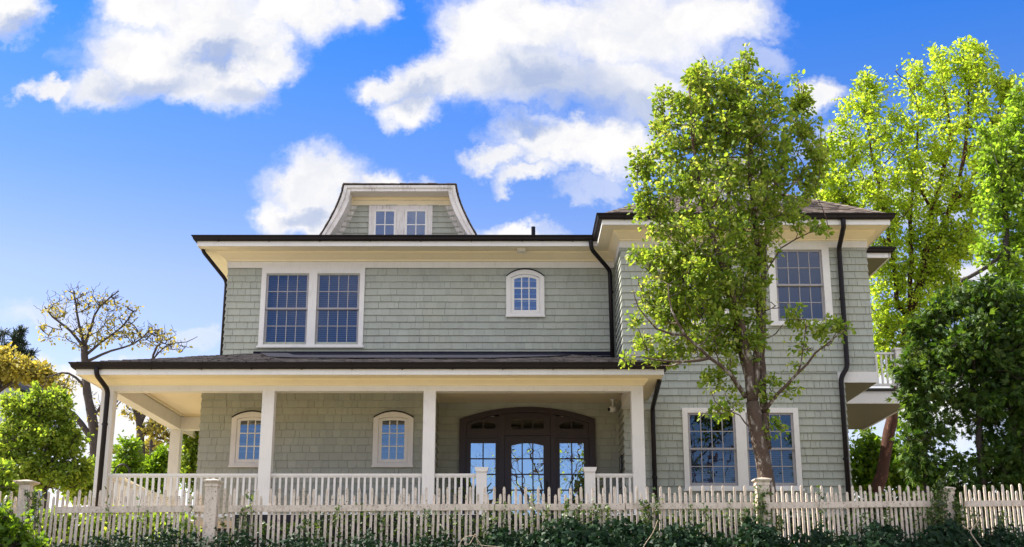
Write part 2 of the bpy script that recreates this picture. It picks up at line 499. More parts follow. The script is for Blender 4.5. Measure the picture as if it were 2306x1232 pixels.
# openings of the double-hung windows: (x0, x1, z0, z1) of the glazed opening
DH_UP = [(-5.93, -4.90, 7.93, 9.69), (-4.70, -3.67, 7.93, 9.69)]
DH_WING = [(3.66, 4.76, 8.10, 9.78), (6.0, 7.08, 8.10, 9.78)]
DH_LOW = [(3.87, 4.92, 4.42, 6.02), (5.15, 6.20, 4.42, 6.02)]

shingle_wall((HX0, YU), (HX1, YU), 7.0, 9.86, [(a - HX0, b - HX0, c, e) for a, b, c, e in DH_UP], 3)                    # upper front
shingle_wall((HX0, 40), (HX0, YU), 6.3, 9.86, (), 4)                                                                   # upper left side
shingle_wall((HX0, YW), (-1.72, YW), DECK, CEIL, (), 5)                                                                # ground floor front
shingle_wall((HX0, 40), (HX0, YW), DECK - 0.6, CEIL + 0.2, (), 6)                                                      # ground floor left side
shingle_wall((-1.72, YW), (-1.72, YD), DECK, CEIL, (), 7)                                                              # alcove sides
shingle_wall((2.48, YD), (2.48, YW), DECK, CEIL, (), 8)
shingle_wall((-1.72, YD), (2.48, YD), DECK, CEIL, [(-1.17 + 1.72, 1.88 + 1.72, 3, 5.98), (0.66, 3.49, 5.9, 6.10), (1.30, 2.85, 6.1, 6.33)], 9)                            # door wall
shingle_wall((2.48, YW), (LX2, YW), 2.6, 6.95, [(a - 2.48, b - 2.48, c, e) for a, b, c, e in DH_LOW], 10)               # wing, lower
shingle_wall((HX1, YW), (HX2, YW), 6.95, 9.90, [(a - HX1, b - HX1, c, e) for a, b, c, e in DH_WING], 11)                # wing, upper
shingle_wall((HX1, YU), (HX1, YW), 6.6, 9.90, (), 12)                                                                  # wing left side
shingle_wall((HX2, YW), (HX2, 31.0), 6.95, 9.90, (), 13)                                                               # wing right side
shingle_wall((LX2, YW), (LX2, 40), 2.6, 10.6, (), 14)
mb = MB()                                                                                                             # skirt board under the overhanging bay
mb.box(7.25, 8.13, YW - 0.03, YW - 0.006, 6.70, 6.97); mb.box(8.106, 8.13, YW - 0.006, 31.0, 6.70, 6.97)
mb.build('skirt_board', M['trim'], house)
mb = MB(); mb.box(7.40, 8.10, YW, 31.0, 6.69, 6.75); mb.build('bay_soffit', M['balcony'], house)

# ---------------- windows
def dh_group(openings, Y, zc0, zc1, cols=4, rows=2, blind=1.0, seed=0, cw=0.115, label=None):
    """double-hung windows sharing one casing; returns the casing part"""
    x0, x1 = openings[0][0] - cw, openings[-1][1] + cw
    mb = MB(); yf, yb = Y - 0.055, Y + 0.10
    mb.box(x0, openings[0][0], yf, yb, zc0, zc1)
    for i, (a, b, c, e) in enumerate(openings):
        if i: mb.box(openings[i - 1][1], a, yf, yb, zc0, zc1)
        mb.box(a, b, yf + 0.002, yb, e, zc1)
        mb.box(a, b, yf + 0.002, yb, zc0, c)
    mb.box(openings[-1][1], x1, yf, yb, zc0, zc1)
    mb.box(x0 - 0.03, x1 + 0.03, Y - 0.09, yf - 0.001, zc0 - 0.012, zc0 + 0.035)
    win = mb.build('window', M['trim'], house)
    if label: win['label'] = label
    for i, (a, b, c, e) in enumerate(openings):
        zm = (c + e) / 2 + 0.01
        for (z0, z1, yo, low) in ((zm - 0.02, e, -0.015, False), (c, zm + 0.02, 0.03, True)):
            s = MB(); st = 0.052
            y0, y1 = Y + yo, Y + yo + 0.04
            bt = 0.075 if low else 0.042
            s.box(a, a + st, y0, y1, z0, z1); s.box(b - st, b, y0, y1, z0, z1)
            s.box(a + st, b - st, y0, y1, z0, z0 + bt); s.box(a + st, b - st, y0, y1, z1 - 0.045, z1)
            gx0, gx1, gz0, gz1 = a + st, b - st, z0 + bt, z1 - 0.045
            for k in range(1, cols):
                xm = gx0 + (gx1 - gx0) * k / cols; s.box(xm - 0.0095, xm + 0.0095, y0 + 0.004, y1 - 0.006, gz0, gz1)
            for k in range(1, rows):
                zz = gz0 + (gz1 - gz0) * k / rows
                for q in range(cols):
                    xa = gx0 + (gx1 - gx0) * q / cols + (0.011 if q else 0); xb = gx0 + (gx1 - gx0) * (q + 1) / cols - (0.011 if q < cols - 1 else 0)
                    s.box(xa, xb, y0 + 0.006, y1 - 0.008, zz - 0.0095, zz + 0.0095)
            s.build('sash', M['sash'], win)
            p = MB(); ym = y0 + 0.022
            p.face((gx0, ym, gz0), (gx1, ym, gz0), (gx1, ym, gz1), (gx0, ym, gz1))
            p.build('pane', M['glass'], win)
        bl = MB(); ztop = c + (e - c) * blind; z = c + 0.01
        while z < ztop:
            bl.add([(a + 0.01, Y + 0.125, z), (b - 0.01, Y + 0.125, z), (b - 0.01, Y + 0.155, z + 0.034), (a + 0.01, Y + 0.155, z + 0.034)], [(0, 1, 2, 3)])
            z += 0.047
        bl.build('blind', M['blind'], win)
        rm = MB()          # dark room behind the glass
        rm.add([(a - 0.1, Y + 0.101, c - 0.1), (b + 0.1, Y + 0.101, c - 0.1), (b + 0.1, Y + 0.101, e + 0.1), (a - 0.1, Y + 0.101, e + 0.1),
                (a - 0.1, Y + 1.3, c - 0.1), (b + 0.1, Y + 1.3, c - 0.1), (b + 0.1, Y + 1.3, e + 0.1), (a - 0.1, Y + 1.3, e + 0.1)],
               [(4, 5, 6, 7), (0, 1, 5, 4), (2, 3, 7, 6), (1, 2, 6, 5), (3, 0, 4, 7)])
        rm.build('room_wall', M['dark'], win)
    return win
dh_group(DH_UP, YU, 7.86, 9.84)
dh_group(DH_WING[:1], YW, 8.0, 9.93, blind=0.0, cw=0.16)
dh_group(DH_WING[1:], YW, 8.0, 9.93, blind=0.0, cw=0.16)
dh_group(DH_LOW, YW, 4.32, 6.13, blind=0.52)

def arched_window(x0, x1, z0, zs, zt, Y, cw=0.115, glass='blueglass'):
    outer = arc_chain(x0, x1, z0, zs, zt); yf = Y - 0.065
    inner = arc_chain(x0 + cw, x1 - cw, z0 + 0.075, zs - 0.02, zt - cw)
    mb = MB(); mb.ring(outer, inner, yf, Y - 0.004)
    mb.box(x0 + 0.001, x1 - 0.001, yf + 0.001, Y - 0.004, z0 - 0.001, z0 + 0.075)
    mb.box(x0 - 0.015, x1 + 0.015, yf - 0.025, yf - 0.001, z0 - 0.02, z0 + 0.02)
    win = mb.build('window', M['trim'], house)
    cap = MB(); o1 = outer[1:-1]; o2 = [(x, z + 0.028) for x, z in o1]
    cap.ring(o2, [(x, z + 0.003) for x, z in o1], yf - 0.02, Y - 0.004); cap.build('drip_cap', M['gutter'], win)
    sw = 0.075
    a, b, c = x0 + cw + 0.004, x1 - cw - 0.004, z0 + 0.08
    so = arc_chain(a, b, c, zs - 0.03, zt - cw - 0.006); si = arc_chain(a + sw, b - sw, c, zs - 0.06, zt - cw - sw)
    s = MB(); s.ring(so, si, Y - 0.05, Y - 0.022)
    s.box(a + sw - 0.001, b - sw + 0.001, Y - 0.049, Y - 0.022, c, c + sw)
    gx0, gx1, gz0, gz1 = a + sw, b - sw, c + sw, zt - cw - sw
    hz = (gz1 - gz0) / 3
    for k in (1, 2):
        xm = gx0 + (gx1 - gx0) * k / 3; s.box(xm - 0.012, xm + 0.012, Y - 0.047, Y - 0.026, gz0, gz1 - 0.004)
        for q in range(3):
            xa = gx0 + (gx1 - gx0) * q / 3 + (0.012 if q else 0); xb = gx0 + (gx1 - gx0) * (q + 1) / 3 - (0.012 if q < 2 else 0)
            s.box(xa, xb, Y - 0.046, Y - 0.027, gz0 + hz * k - 0.012, gz0 + hz * k + 0.012)
    s.build('sash', M['trim'], win)
    p = MB(); n = len(si)
    p.add([(x, Y - 0.034, z) for x, z in si], [tuple(range(n))]); p.build('pane', M[glass], win)
    p = MB(); p.add([(x, Y - 0.0265, z) for x, z in so], [tuple(range(n))]); p.build('backing', M['dark'], win)
    for hzv in (0.25, 0.75):
        hb = MB(); hb.box(b - 0.002, b + 0.014, yf - 0.012, yf - 0.001, z0 + (zs - z0) * hzv - 0.05, z0 + (zs - z0) * hzv + 0.05)
        hb.build('hinge', M['ventm'], win)
    return win
arched_window(-6.17, -5.29, 4.84, 5.90, 6.04, YW)
arched_window(-3.05, -2.17, 4.84, 5.90, 6.04, YW)
arched_window(-0.14, 0.78, 8.62, 9.60, 9.78, YU)

# ---------------- cornice, gutters and roofs of the upper storey
EAVE = [(HX0, 40), (HX0, YU), (HX1, YU), (HX1, YW), (HX2, YW), (HX2, 31.2)]
OVER = [0.60, 0.80, 0.48, 0.75, 0.38]
mb = MB(); mb.sweep(EAVE, [(-0.02, 9.83), (0.04, 9.83), (0.04, 9.985), (-0.02, 9.985)]); mb.build('frieze_board', M['trim'], house)
mb = MB()
crown = [(0.0, 9.987), (0.10, 9.987), (0.11, 10.02), (0.16, 10.035), (0.22, 10.06), (0.32, 10.10), (0.40, 10.135), (0.42, 10.16), (0.42, 10.30), (0.0, 10.30)]
mb.sweep(EAVE, crown, OVER); mb.build('crown_moulding', M['bouncecream'], house)
mb = MB(); mb.sweep(EAVE, [(0.421, 10.165), (0.955, 10.165), (0.955, 10.30), (0.421, 10.30)], OVER); mb.build('soffit', M['bouncecream'], house)
mb = MB(); mb.sweep(EAVE, [(0.957, 10.15), (1.0, 10.15), (1.0, 10.36), (0.957, 10.36)], OVER); mb.build('fascia', M['trim'], house)
def gutter_profile(z):     # half-round-ish ogee section in metres outward from the fascia
    return [(0.002, z), (0.05, z), (0.085, z + 0.03), (0.10, z + 0.075), (0.13, z + 0.11), (0.13, z + 0.125), (0.002, z + 0.125)]
def off_path(path, over):
    P = [Vector(p) for p in path]; res = []
    for i, p in enumerate(P):
        q = p.copy()
        for k in (i - 1, i):
            if 0 <= k < len(P) - 1:
                d = (P[k + 1] - P[k]).normalized(); q += Vector((d.y, -d.x)) * over[k]
        res.append((q.x, q.y))
    return res
def gutter(path, z, hang=1.2, name='gutter'):
    mb = MB(); mb.sweep(path, gutter_profile(z)); gt = mb.build(name, M['gutter'], house)
    for i in range(len(path) - 1):
        a, b = Vector(path[i]), Vector(path[i + 1]); L = (b - a).length; d = (b - a) / L; nn = Vector((d.y, -d.x))
        if abs(d.y) > 0.5 and i != 1: continue
        u = 0.5
        while u < L - 0.2:
            row = [(0.004, -0.012), (0.055, -0.012), (0.095, 0.022), (0.112, 0.07), (0.140, 0.105)]
            vs = []
            for (o, dz) in row:
                for s2 in (-0.013, 0.013):
                    q = a + d * (u + s2) + nn * o; vs.append((q.x, q.y, z + dz))
            hb = MB(); hb.add(vs, [(2 * k, 2 * k + 1, 2 * k + 3, 2 * k + 2) for k in range(len(row) - 1)])
            hb.build('gutter_hanger', M['gutter'], gt)
            u += hang
    return gt
EP = off_path(EAVE, OVER)
gutter(EP, 10.265)

def roof_shingles(name, quad, course, seed, mat, thick=0.02, parent=None):
    """shingle courses over a planar quad (eave a-b, top d-c) given as 4 points a,b,c,d"""
    rng = random.Random(seed); a, b, c, d = [Vector(p) for p in quad]
    n = (b - a).cross(d - a).normalized()
    if n.z < 0: n = -n
    H = max((d - a).length, (c - b).length); rows = max(1, int(H / course)); mb = MB()
    mb.face(a, b, c, d)
    for r in range(rows):
        f0, f1 = r / rows, (r + 1.25) / rows
        L0, R0 = a.lerp(d, f0), b.lerp(c, f0); f1 = min(1, f1); L1, R1 = a.lerp(d, f1), b.lerp(c, f1)
        W = max((R0 - L0).length, 1e-4); u = -rng.random() * 0.2
        while u < W:
            w = rng.choice((0.1, 0.14, 0.18, 0.22, 0.27))
            ua, ub = max(0, u) / W, min(W, u + w - 0.008) / W
            if ub > ua:
                t = thick * rng.uniform(0.7, 1.5); e = (L0 - L1).normalized() * rng.uniform(0, 0.015)
                p0, p1, p2, p3 = L0.lerp(R0, ua) + e, L0.lerp(R0, ub) + e, L1.lerp(R1, ub), L1.lerp(R1, ua)
                mb.add([p0 + n * t, p1 + n * t, p2 + n * 0.004, p3 + n * 0.004, p0 + n * 0.001, p1 + n * 0.001], [(0, 1, 2, 3), (4, 5, 1, 0)])
            u += w
    return mb.build(name, M[mat], parent or house)
RZ = 10.37
# main roof, low pitch, its plumbing stack and back slope
e0, e1 = EP[1], EP[2]
roof = MB()
roof.add([(e0[0], e0[1], RZ), (e1[0] + 3, e1[1], RZ), (e1[0] + 3, 35, RZ + 1.0), (e0[0] + 4, 35, RZ + 1.0), (e0[0], 42, RZ), (e1[0] + 3, 42, RZ)],
         [(0, 1, 2, 3), (0, 3, 4), (3, 2, 5, 4)])
rf = roof.build('roof', M['roof'], house)
p = at(1201, 520, 31.0)
mb = MB(); mb.tube([(p.x, 31, 10.7), (p.x, 31, 11.52)], 0.055, 10); mb.build('vent_pipe', M['membrane'], rf)
# wing roof: hip
wx0, wx1, wy0 = EP[3][0], EP[4][0], EP[3][1]
cxw = (wx0 + wx1) / 2; hw = (wx1 - wx0) / 2; PT = 0.60
apex = (cxw, wy0 + hw, RZ + hw * PT); back = (cxw, 36.0, RZ + hw * PT)
wr = roof_shingles('roof', [(wx0, wy0, RZ), (wx1, wy0, RZ), tuple(apex), tuple(apex)], 0.17, 21, 'roof')
roof_shingles('roof', [(wx0, 36.0, RZ), (wx0, wy0, RZ), tuple(apex), tuple(back)], 0.19, 22, 'roof')
roof_shingles('roof', [(wx1, wy0, RZ), (wx1, 36.0, RZ), tuple(back), tuple(apex)], 0.19, 23, 'roof')
for (ex, sgn) in ((wx0, 1), (wx1, -1)):          # hip caps
    mb = MB(); A = Vector((ex, wy0, RZ + 0.02)); B = Vector((apex[0], apex[1], apex[2] + 0.02)); n = 24
    for i in range(n):
        p, q = A.lerp(B, i / n), A.lerp(B, (i + 1.15) / n); w = Vector((0.11, 0, -0.045)); w2 = Vector((0, 0.11 * 1, -0.045))
        up = Vector((0, 0, 0.035))
        side1 = Vector((sgn * 0.11, 0, -0.005)); side2 = Vector((0, 0.11, -0.005))
        mb.add([p + up, q + up * 0.6, q + side1, p + side1 + up * 0.5, q + side2, p + side2 + up * 0.5, p, p + side1, p + side2],
               [(0, 1, 2, 3), (0, 5, 4, 1), (6, 0, 3, 7), (6, 8, 5, 0)])
    mb.build('hip_cap', M['roof'], wr)

# ---------------- dormers with flared gambrel rakes
def dormer(cx, y0, zb, zt, wt, wb, over, two, seed, back):
    """cx centre, y0 front of the rake, zb/zt bottom and top, wt/wb half widths"""
    H = zt - zb
    def half(t, inset=0.0):    # half width at height fraction t, flaring out to the foot
        return wt + (wb - wt) * (1 - t) ** 1.45 - inset
    N = 10; ts = [i / N for i in range(N + 1)]
    L = [(cx - half(t), zb + H * t) for t in ts]; Rr = [(cx + half(t), zb + H * t) for t in reversed(ts)]
    outer = L + Rr
    k = 0.155
    inner = [(cx - half(t, k * (1.15 if t < 0.9 else 1)), zb + (H - 0.15) * t) for t in ts] + [(cx + half(t, k * 1.1), zb + (H - 0.15) * t) for t in reversed(ts)]
    rk = MB(); rk.ring(outer, inner, y0, y0 + 0.05); dm = rk.build('dormer', M['oldtrim'], house)
    mo = MB()                       # outer bead of the rake
    o2 = [(x + (0.05 if i <= N else -0.05) * 0 , z) for i, (x, z) in enumerate(outer)]
    inn2 = [(cx - half(t, 0.07), zb + (H - 0.065) * t) for t in ts] + [(cx + half(t, 0.07), zb + (H - 0.065) * t) for t in reversed(ts)]
    mo.ring(outer, inn2, y0 - 0.035, y0 - 0.001); mo.build('rake_bead', M['oldtrim'], dm)
    yf = y0 + over
    sf = MB()                        # soffit and inner cheek
    for i in range(len(inner) - 1):
        (xa, za), (xb, zb2) = inner[i], inner[i + 1]
        sf.face((xa, y0 + 0.05, za), (xb, y0 + 0.05, zb2), (xb, yf, zb2), (xa, yf, za))
    sf.build('soffit', M['trim'], dm)
    zi = zb + H - 0.15
    fr = MB(); fz = zi - 0.21 * (H / 1.37)
    tf = (fz - zb) / H
    fr.prism([(cx - half(tf, 0.12), fz), (cx + half(tf, 0.12), fz), (cx + half(1, 0.12), zi + 0.02), (cx - half(1, 0.12), zi + 0.02)], yf - 0.03, yf - 0.001)
    fr.build('frieze', M['bouncecream'], dm)
    for sg in (-1, 1):
        cb = MB(); t2 = [tf * i / 8 for i in range(9)]
        prof = [(cx + sg * half(t, 0.15), zb + H * t) for t in t2] + [(cx + sg * half(t, 0.15 + 0.20), zb + H * t) for t in reversed(t2)]
        prof = prof if sg < 0 else prof[::-1]
        cb.prism(prof[::-1], yf - 0.025, yf - 0.001); cb.build('corner_board', M['oldtrim'], dm)
    shingle_wall((cx - wb, yf), (cx + wb, yf), zb - 0.2, zi, (), seed, 'wall', dm,
                 wedge=lambda z, zt2: (wb - half(max(0, min(1, ((z + zt2) / 2 - zb) / H)), 0.2), wb + half(max(0, min(1, ((z + zt2) / 2 - zb) / H)), 0.2)), course=0.145)
    # casement pair in one casing
    zs = zb + 0.10 * H / 1.37; ztw = fz + 0.001
    ws = 0.84 * (wt / 1.45) if two else 0.46
    fm = MB(); fm.box(cx - ws, cx + ws, yf - 0.045, yf - 0.026, zs, ztw)
    fm.box(cx - ws - 0.02, cx + ws + 0.02, yf - 0.075, yf - 0.046, zs, zs + 0.03); fm.build('window_frame', M['oldtrim'], dm)
    sl = MB(); sl.box(cx - ws + 0.02, cx + ws - 0.02, yf - 0.07, yf - 0.02, zs - 0.05, zs - 0.004); sl.build('sill_flashing', M['gutter'], dm)
    cells = [(cx - ws + 0.13, cx - 0.11), (cx + 0.11, cx + ws - 0.13)] if two else [(cx - ws + 0.12, cx + ws - 0.12)]
    for a, b in cells:
        z0, z1 = zs + 0.07, ztw - 0.11; st = 0.055
        s = MB(); ya, yb2 = yf - 0.066, yf - 0.0455
        s.box(a, a + st, ya, yb2, z0, z1); s.box(b - st, b, ya, yb2, z0, z1)
        s.box(a + st, b - st, ya, yb2, z0, z0 + st); s.box(a + st, b - st, ya, yb2, z1 - st, z1)
        xm, zm = (a + b) / 2, (z0 + z1) / 2
        s.box(xm - 0.012, xm + 0.012, ya + 0.003, yb2, z0 + st, z1 - st)
        s.box(a + st, xm - 0.012, ya + 0.004, yb2, zm - 0.012, zm + 0.012); s.box(xm + 0.012, b - st, ya + 0.004, yb2, zm - 0.012, zm + 0.012)
        s.build('sash', M['trim'], dm)
        p = MB(); p.face((a + st, yf - 0.052, z0 + st), (b - st, yf - 0.052, z0 + st), (b - st, yf - 0.052, z1 - st), (a + st, yf - 0.052, z1 - st)); p.build('pane', M['blueglass'], dm)
        p = MB(); p.face((a + 0.01, yf - 0.0455, z0 + 0.01), (b - 0.01, yf - 0.0455, z0 + 0.01), (b - 0.01, yf - 0.0455, z1 - 0.01), (a + 0.01, yf - 0.0455, z1 - 0.01)); p.build('backing', M['dark'], dm)
    # shingled roof skin, ragged along the rake
    rs = MB(); rng = random.Random(seed)
    oc = [(x + (-0.03 if i <= N else 0.03), z + (0.03 if i in (N, N + 1) else 0.0)) for i, (x, z) in enumerate(outer)]
    for i in range(len(oc) - 1):
        (xa, za), (xb, zb2) = oc[i], oc[i + 1]
        m_ = 12 if i == N else 2
        for q in range(m_):
            f0, f1 = q / m_, (q + 1) / m_; j = rng.uniform(-0.004, 0.014)
            nx, nz = (za - zb2), (xb - xa); ln = math.hypot(nx, nz); nx, nz = nx / ln * 1, nz / ln
            if nz < 0 and i != N: pass
            A = (xa + (xb - xa) * f0, za + (zb2 - za) * f0); B = (xa + (xb - xa) * f1, za + (zb2 - za) * f1)
            sgn = -1 if (i < N) else 1
            ox, oz = (abs(nx) * sgn * 0.02, abs(nz) * 0.02)
            yj = y0 - 0.05 + rng.uniform(-0.015, 0.015)
            rs.add([(A[0], yj, A[1]), (B[0], yj, B[1]), (B[0] + ox * (1 + j * 40), yj, B[1] + oz), (A[0] + ox, yj, A[1] + oz * (1 + j * 40)),
                    (A[0], back, A[1]), (B[0], back, B[1]), (B[0] + ox, back, B[1] + oz), (A[0] + ox, back, A[1] + oz)],
                   [(0, 1, 2, 3), (3, 2, 6, 7), (4, 5, 1, 0)])
    rs.build('roof', M['roof'], dm)
    return dm
dormer(-2.84, 29.7, 10.72, 12.20, 1.40, 2.02, 0.5, True, 31, 34)
dormer(5.28, 27.55, 10.85, 12.1, 0.68, 1.18, 0.4, False, 32, 31)

# ---------------- porch
def column(x, y, w=0.245):
    h = w / 2; mb = MB()
    mb.box(x - h, x + h, y - h, y + h, DECK, BEAM)
    mb.box(x - h - 0.02, x + h + 0.02, y - h - 0.02, y + h + 0.02, DECK + 0.002, DECK + 0.16)
    return mb.build('porch_column', M['trim'], house)
CY = YP + 0.1225
CX = [-8.22, -4.95, -1.675, 2.545]
for x in CX: column(x, CY)
column(-8.22, 30.4)
BX0, BX1 = -8.3425, 2.6675
mb = MB()     # beams: front, left side, back, right return
mb.box(BX0, BX1, YP, YP + 0.245, BEAM, 6.40)
mb.box(BX0, BX0 + 0.245, YP + 0.245, 30.52, BEAM, 6.40)
mb.box(BX0 + 0.245, HX0, 30.28, 30.52, BEAM, 6.40)
mb.box(BX1 - 0.245, BX1, YP + 0.245, YW - 0.02, BEAM, 6.40)
mb.build('porch_beam', M['trim'], house)
lin = MB()    # inner faces of the beams up to the ceiling
lin.box(BX0 + 0.04, BX1 - 0.04, YP + 0.03, YP + 0.22, 6.40, CEIL); lin.box(BX0 + 0.03, BX0 + 0.22, YP + 0.25, 30.5, 6.40, CEIL); lin.box(BX0 + 0.3, HX0, 30.3, 30.5, 6.4, CEIL)
lin.box(BX1 - 0.22, BX1 - 0.03, YP + 0.25, YW, 6.40, CEIL)
lin.build('beam_liner', M['bouncecream'], house)
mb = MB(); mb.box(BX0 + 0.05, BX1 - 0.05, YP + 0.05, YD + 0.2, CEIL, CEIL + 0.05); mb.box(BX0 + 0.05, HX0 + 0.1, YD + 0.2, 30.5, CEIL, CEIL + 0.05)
ceil_o = mb.build('porch_ceiling', M['bouncecream'], house)
mb = MB()     # bed mould where beam meets ceiling
mb.box(BX0 + 0.2451, BX0 + 0.30, YP + 0.30, 30.22, CEIL - 0.05, CEIL - 0.001); mb.box(BX0 + 0.2451, HX0 - 0.03, YP + 0.2455, YP + 0.30, CEIL - 0.05, CEIL - 0.001)
mb.box(BX0 + 0.2451, HX0 - 0.03, 30.22, 30.2795, CEIL - 0.05, CEIL - 0.001)
mb.build('ceiling_moulding', M['bouncecream'], house)
for (lx, ly) in ((-7.4, 26.6), (-3.4, 26.2), (0.4, 26.6)):
    mb = MB(); mb.tube([(lx, ly, CEIL - 0.012), (lx, ly, CEIL - 0.001)], 0.085, 20); lt = mb.build('recessed_light', M['ventm'], ceil_o)
# porch eave all round
PE = [(BX0, 33), (BX0, YP), (BX1, YP), (BX1, YW - 0.02)]; 
PO = [0.34, 0.62, 0.36]
mb = MB()
mb.sweep(PE, [(0.0, 6.21), (0.05, 6.215), (0.08, 6.24), (0.16, 6.262), (0.25, 6.30), (0.27, 6.325), (0.27, 6.40), (0.0, 6.40)], PO); mb.build('crown_moulding', M['bouncecream'], house)
mb = MB(); mb.sweep(PE, [(0.271, 6.33), (0.955, 6.33), (0.955, 6.40), (0.271, 6.40)], PO); mb.build('soffit', M['bouncecream'], house)
mb = MB(); mb.sweep(PE, [(0.957, 6.315), (1.0, 6.315), (1.0, 6.52), (0.957, 6.52)], PO); mb.build('fascia', M['trim'], house)
PP = off_path(PE, PO)
gutter(PP, 6.425, 1.0)
# porch roof
x0r, y0r = PP[1]; x1r = PP[2][0]; PZ = 6.55
SL = 1.15 / (YU - y0r)
pf = lambda y: PZ + SL * (y - y0r)
HL, HR = -6.2, 1.05
rfp = roof_shingles('roof', [(x0r, y0r, PZ), (x1r, y0r, PZ), (HR, YU - 0.03, pf(YU)), (HL, YU - 0.03, pf(YU))], 0.2, 41, 'lowroof', 0.022)
roof_shingles('roof', [(x0r, 33, PZ), (x0r, y0r, PZ), (HL, YU, pf(YU)), (HL, 33, pf(YU))], 0.2, 42, 'lowroof')
roof_shingles('roof', [(x1r, y0r, PZ), (x1r, YW, PZ), (HX1, YW, PZ + 0.3), (HR, YU, pf(YU))], 0.2, 43, 'lowroof')
mb = MB(); z2 = 0.05
ya, yb = 25.9, YU - 0.04
mb.add([(-5.3, ya + 0.6, pf(ya + 0.6) + z2), (-4.6, ya + 0.1, pf(ya + 0.1) + z2), (-3.5, ya, pf(ya) + z2), (-0.4, ya, pf(ya) + z2), (0.8, ya + 0.8, pf(ya + 0.8) + z2), (1.35, 27.6, pf(27.6) + z2), (1.1, yb, pf(yb) + z2), (-6.0, yb, pf(yb) + z2)],
       [tuple(range(8))])
mb.build('roof_membrane', M['membrane'], rfp)
mb = MB(); mb.box(HL + 0.05, 2.4, YU - 0.034, YU - 0.024, 7.5, 7.765); mb.build('flashing', M['membrane'], rfp)
# deck, skirt, steps
mb = MB(); mb.box(BX0 - 0.1, BX1 + 0.05, YP - 0.12, YD, DECK - 0.14, DECK); mb.box(BX0 - 0.1, HX0, YD, 30.6, DECK - 0.14, DECK)
dk = mb.build('porch_deck', M['deck'], house)
mb = MB(); mb.box(BX0 - 0.05, BX1, YP - 0.05, YP + 0.05, 2.3, DECK - 0.141); mb.build('porch_skirt', M['skirt'], house)
for i in range(4):
    mb = MB(); mb.box(-0.48, 1.42, YP - 0.12 - 0.3 * (i + 1), YP - 0.121 - 0.3 * i, 2.3, DECK - 0.17 * (i + 1)); mb.build('step', M['deck'], house)

def railing(x0, x1, y, ztop=4.44, parent=house, z0=None, along='x', fixed=0, pitch=0.1225, bw=0.043):
    z0 = DECK + 0.09 if z0 is None else z0
    def bx(mb, a, b, t, c, e):
        if along == 'x': mb.box(a, b, y - t, y + t, c, e)
        else: mb.box(y - t, y + t, a, b, c, e)
    mb = MB(); bx(mb, x0, x1, 0.04, ztop - 0.045, ztop); bx(mb, x0, x1, 0.025, ztop - 0.075, ztop - 0.0455); bx(mb, x0, x1, 0.025, z0, z0 + 0.06)
    rl = mb.build('railing', M['trim'], parent)
    n = max(1, round((x1 - x0) / pitch)); st = (x1 - x0) / n
    for i in range(n):
        u = x0 + st * (i + 0.5); b = MB()
        bx(b, u - bw / 2, u + bw / 2, bw / 2, z0 + 0.0605, ztop - 0.0755)
        b.build('baluster', M['trim'], rl)
    return rl
hwc = 0.1225
railing(CX[0] + hwc, CX[1] - hwc, CY)
railing(CX[1] + hwc, CX[2] - hwc, CY)
railing(CX[2] + hwc, -0.715, CY)
railing(1.665, CX[3] - hwc, CY)
railing(CY + hwc, 30.27, CX[0], along='y', pitch=0.21)
for nx in (-0.61, 1.56):
    mb = MB(); mb.box(nx - 0.105, nx + 0.105, CY - 0.105, CY + 0.105, DECK, 4.47)
    mb.prism([(nx - 0.108, 4.47), (nx + 0.108, 4.47), (nx + 0.135, 4.535), (nx + 0.135, 4.56), (nx - 0.135, 4.56), (nx - 0.135, 4.535)][::1], CY - 0.13, CY + 0.13)
    mb.build('newel_post', M['trim'], house)

# ---------------- entry: arched dark frame, door, sidelights, transom
cxd = 0.355
out_ = arc_chain(-1.205, 1.915, DECK, 6.08, 6.36, 22); inn_ = arc_chain(-1.06, 1.77, DECK, 5.98, 6.235, 22)
mb = MB(); mb.ring(out_, inn_, YD - 0.10, YD + 0.06)
mb.box(-0.30, -0.175, YD - 0.07, YD + 0.05, DECK, 6.2); mb.box(0.885, 1.01, YD - 0.07, YD + 0.05, DECK, 6.2)
mb.box(-1.06, -0.301, YD - 0.06, YD + 0.05, 5.64, 5.80); mb.box(1.011, 1.77, YD - 0.06, YD + 0.05, 5.64, 5.80)
mb.box(-0.174, 0.884, YD - 0.06, YD + 0.05, 5.70, 5.80)
df = mb.build('door_frame', M['door'], house)
def grid_leaf(name, x0, x1, z0, z1, gx0, gx1, gz0, gz1, cols, rows, glass, arch=0.0, parent=house, y=YD):
    mb = MB(); ya, yb = y - 0.03, y + 0.02
    mb.box(x0, gx0, ya, yb, z0, z1); mb.box(gx1, x1, ya, yb, z0, z1)
    mb.box(gx0, gx1, ya, yb, z0, gz0)
    if arch:
        ch = arc_chain(gx0, gx1, gz1 - arch, gz1 - arch, gz1, 10)[1:-1]
        mb.ring([(x, z1) for x, z in ch], ch, ya, yb)
    else: mb.box(gx0, gx1, ya, yb, gz1, z1)
    for k in range(1, cols):
        xm = gx0 + (gx1 - gx0) * k / cols; mb.box(xm - 0.014, xm + 0.014, ya + 0.004, yb - 0.004, gz0, gz1 - 0.002)
    for k in range(1, rows):
        zz = gz0 + (gz1 - gz0) * k / rows
        for q in range(cols):
            xa = gx0 + (gx1 - gx0) * q / cols + (0.014 if q else 0); xb = gx0 + (gx1 - gx0) * (q + 1) / cols - (0.014 if q < cols - 1 else 0)
            mb.box(xa, xb, ya + 0.006, yb - 0.006, zz - 0.014, zz + 0.014)
    lf = mb.build(name, M['door'], parent)
    p = MB(); p.face((gx0, y - 0.008, gz0), (gx1, y - 0.008, gz0), (gx1, y - 0.008, gz1), (gx0, y - 0.008, gz1)); p.build('pane', M[glass], lf)
    return lf
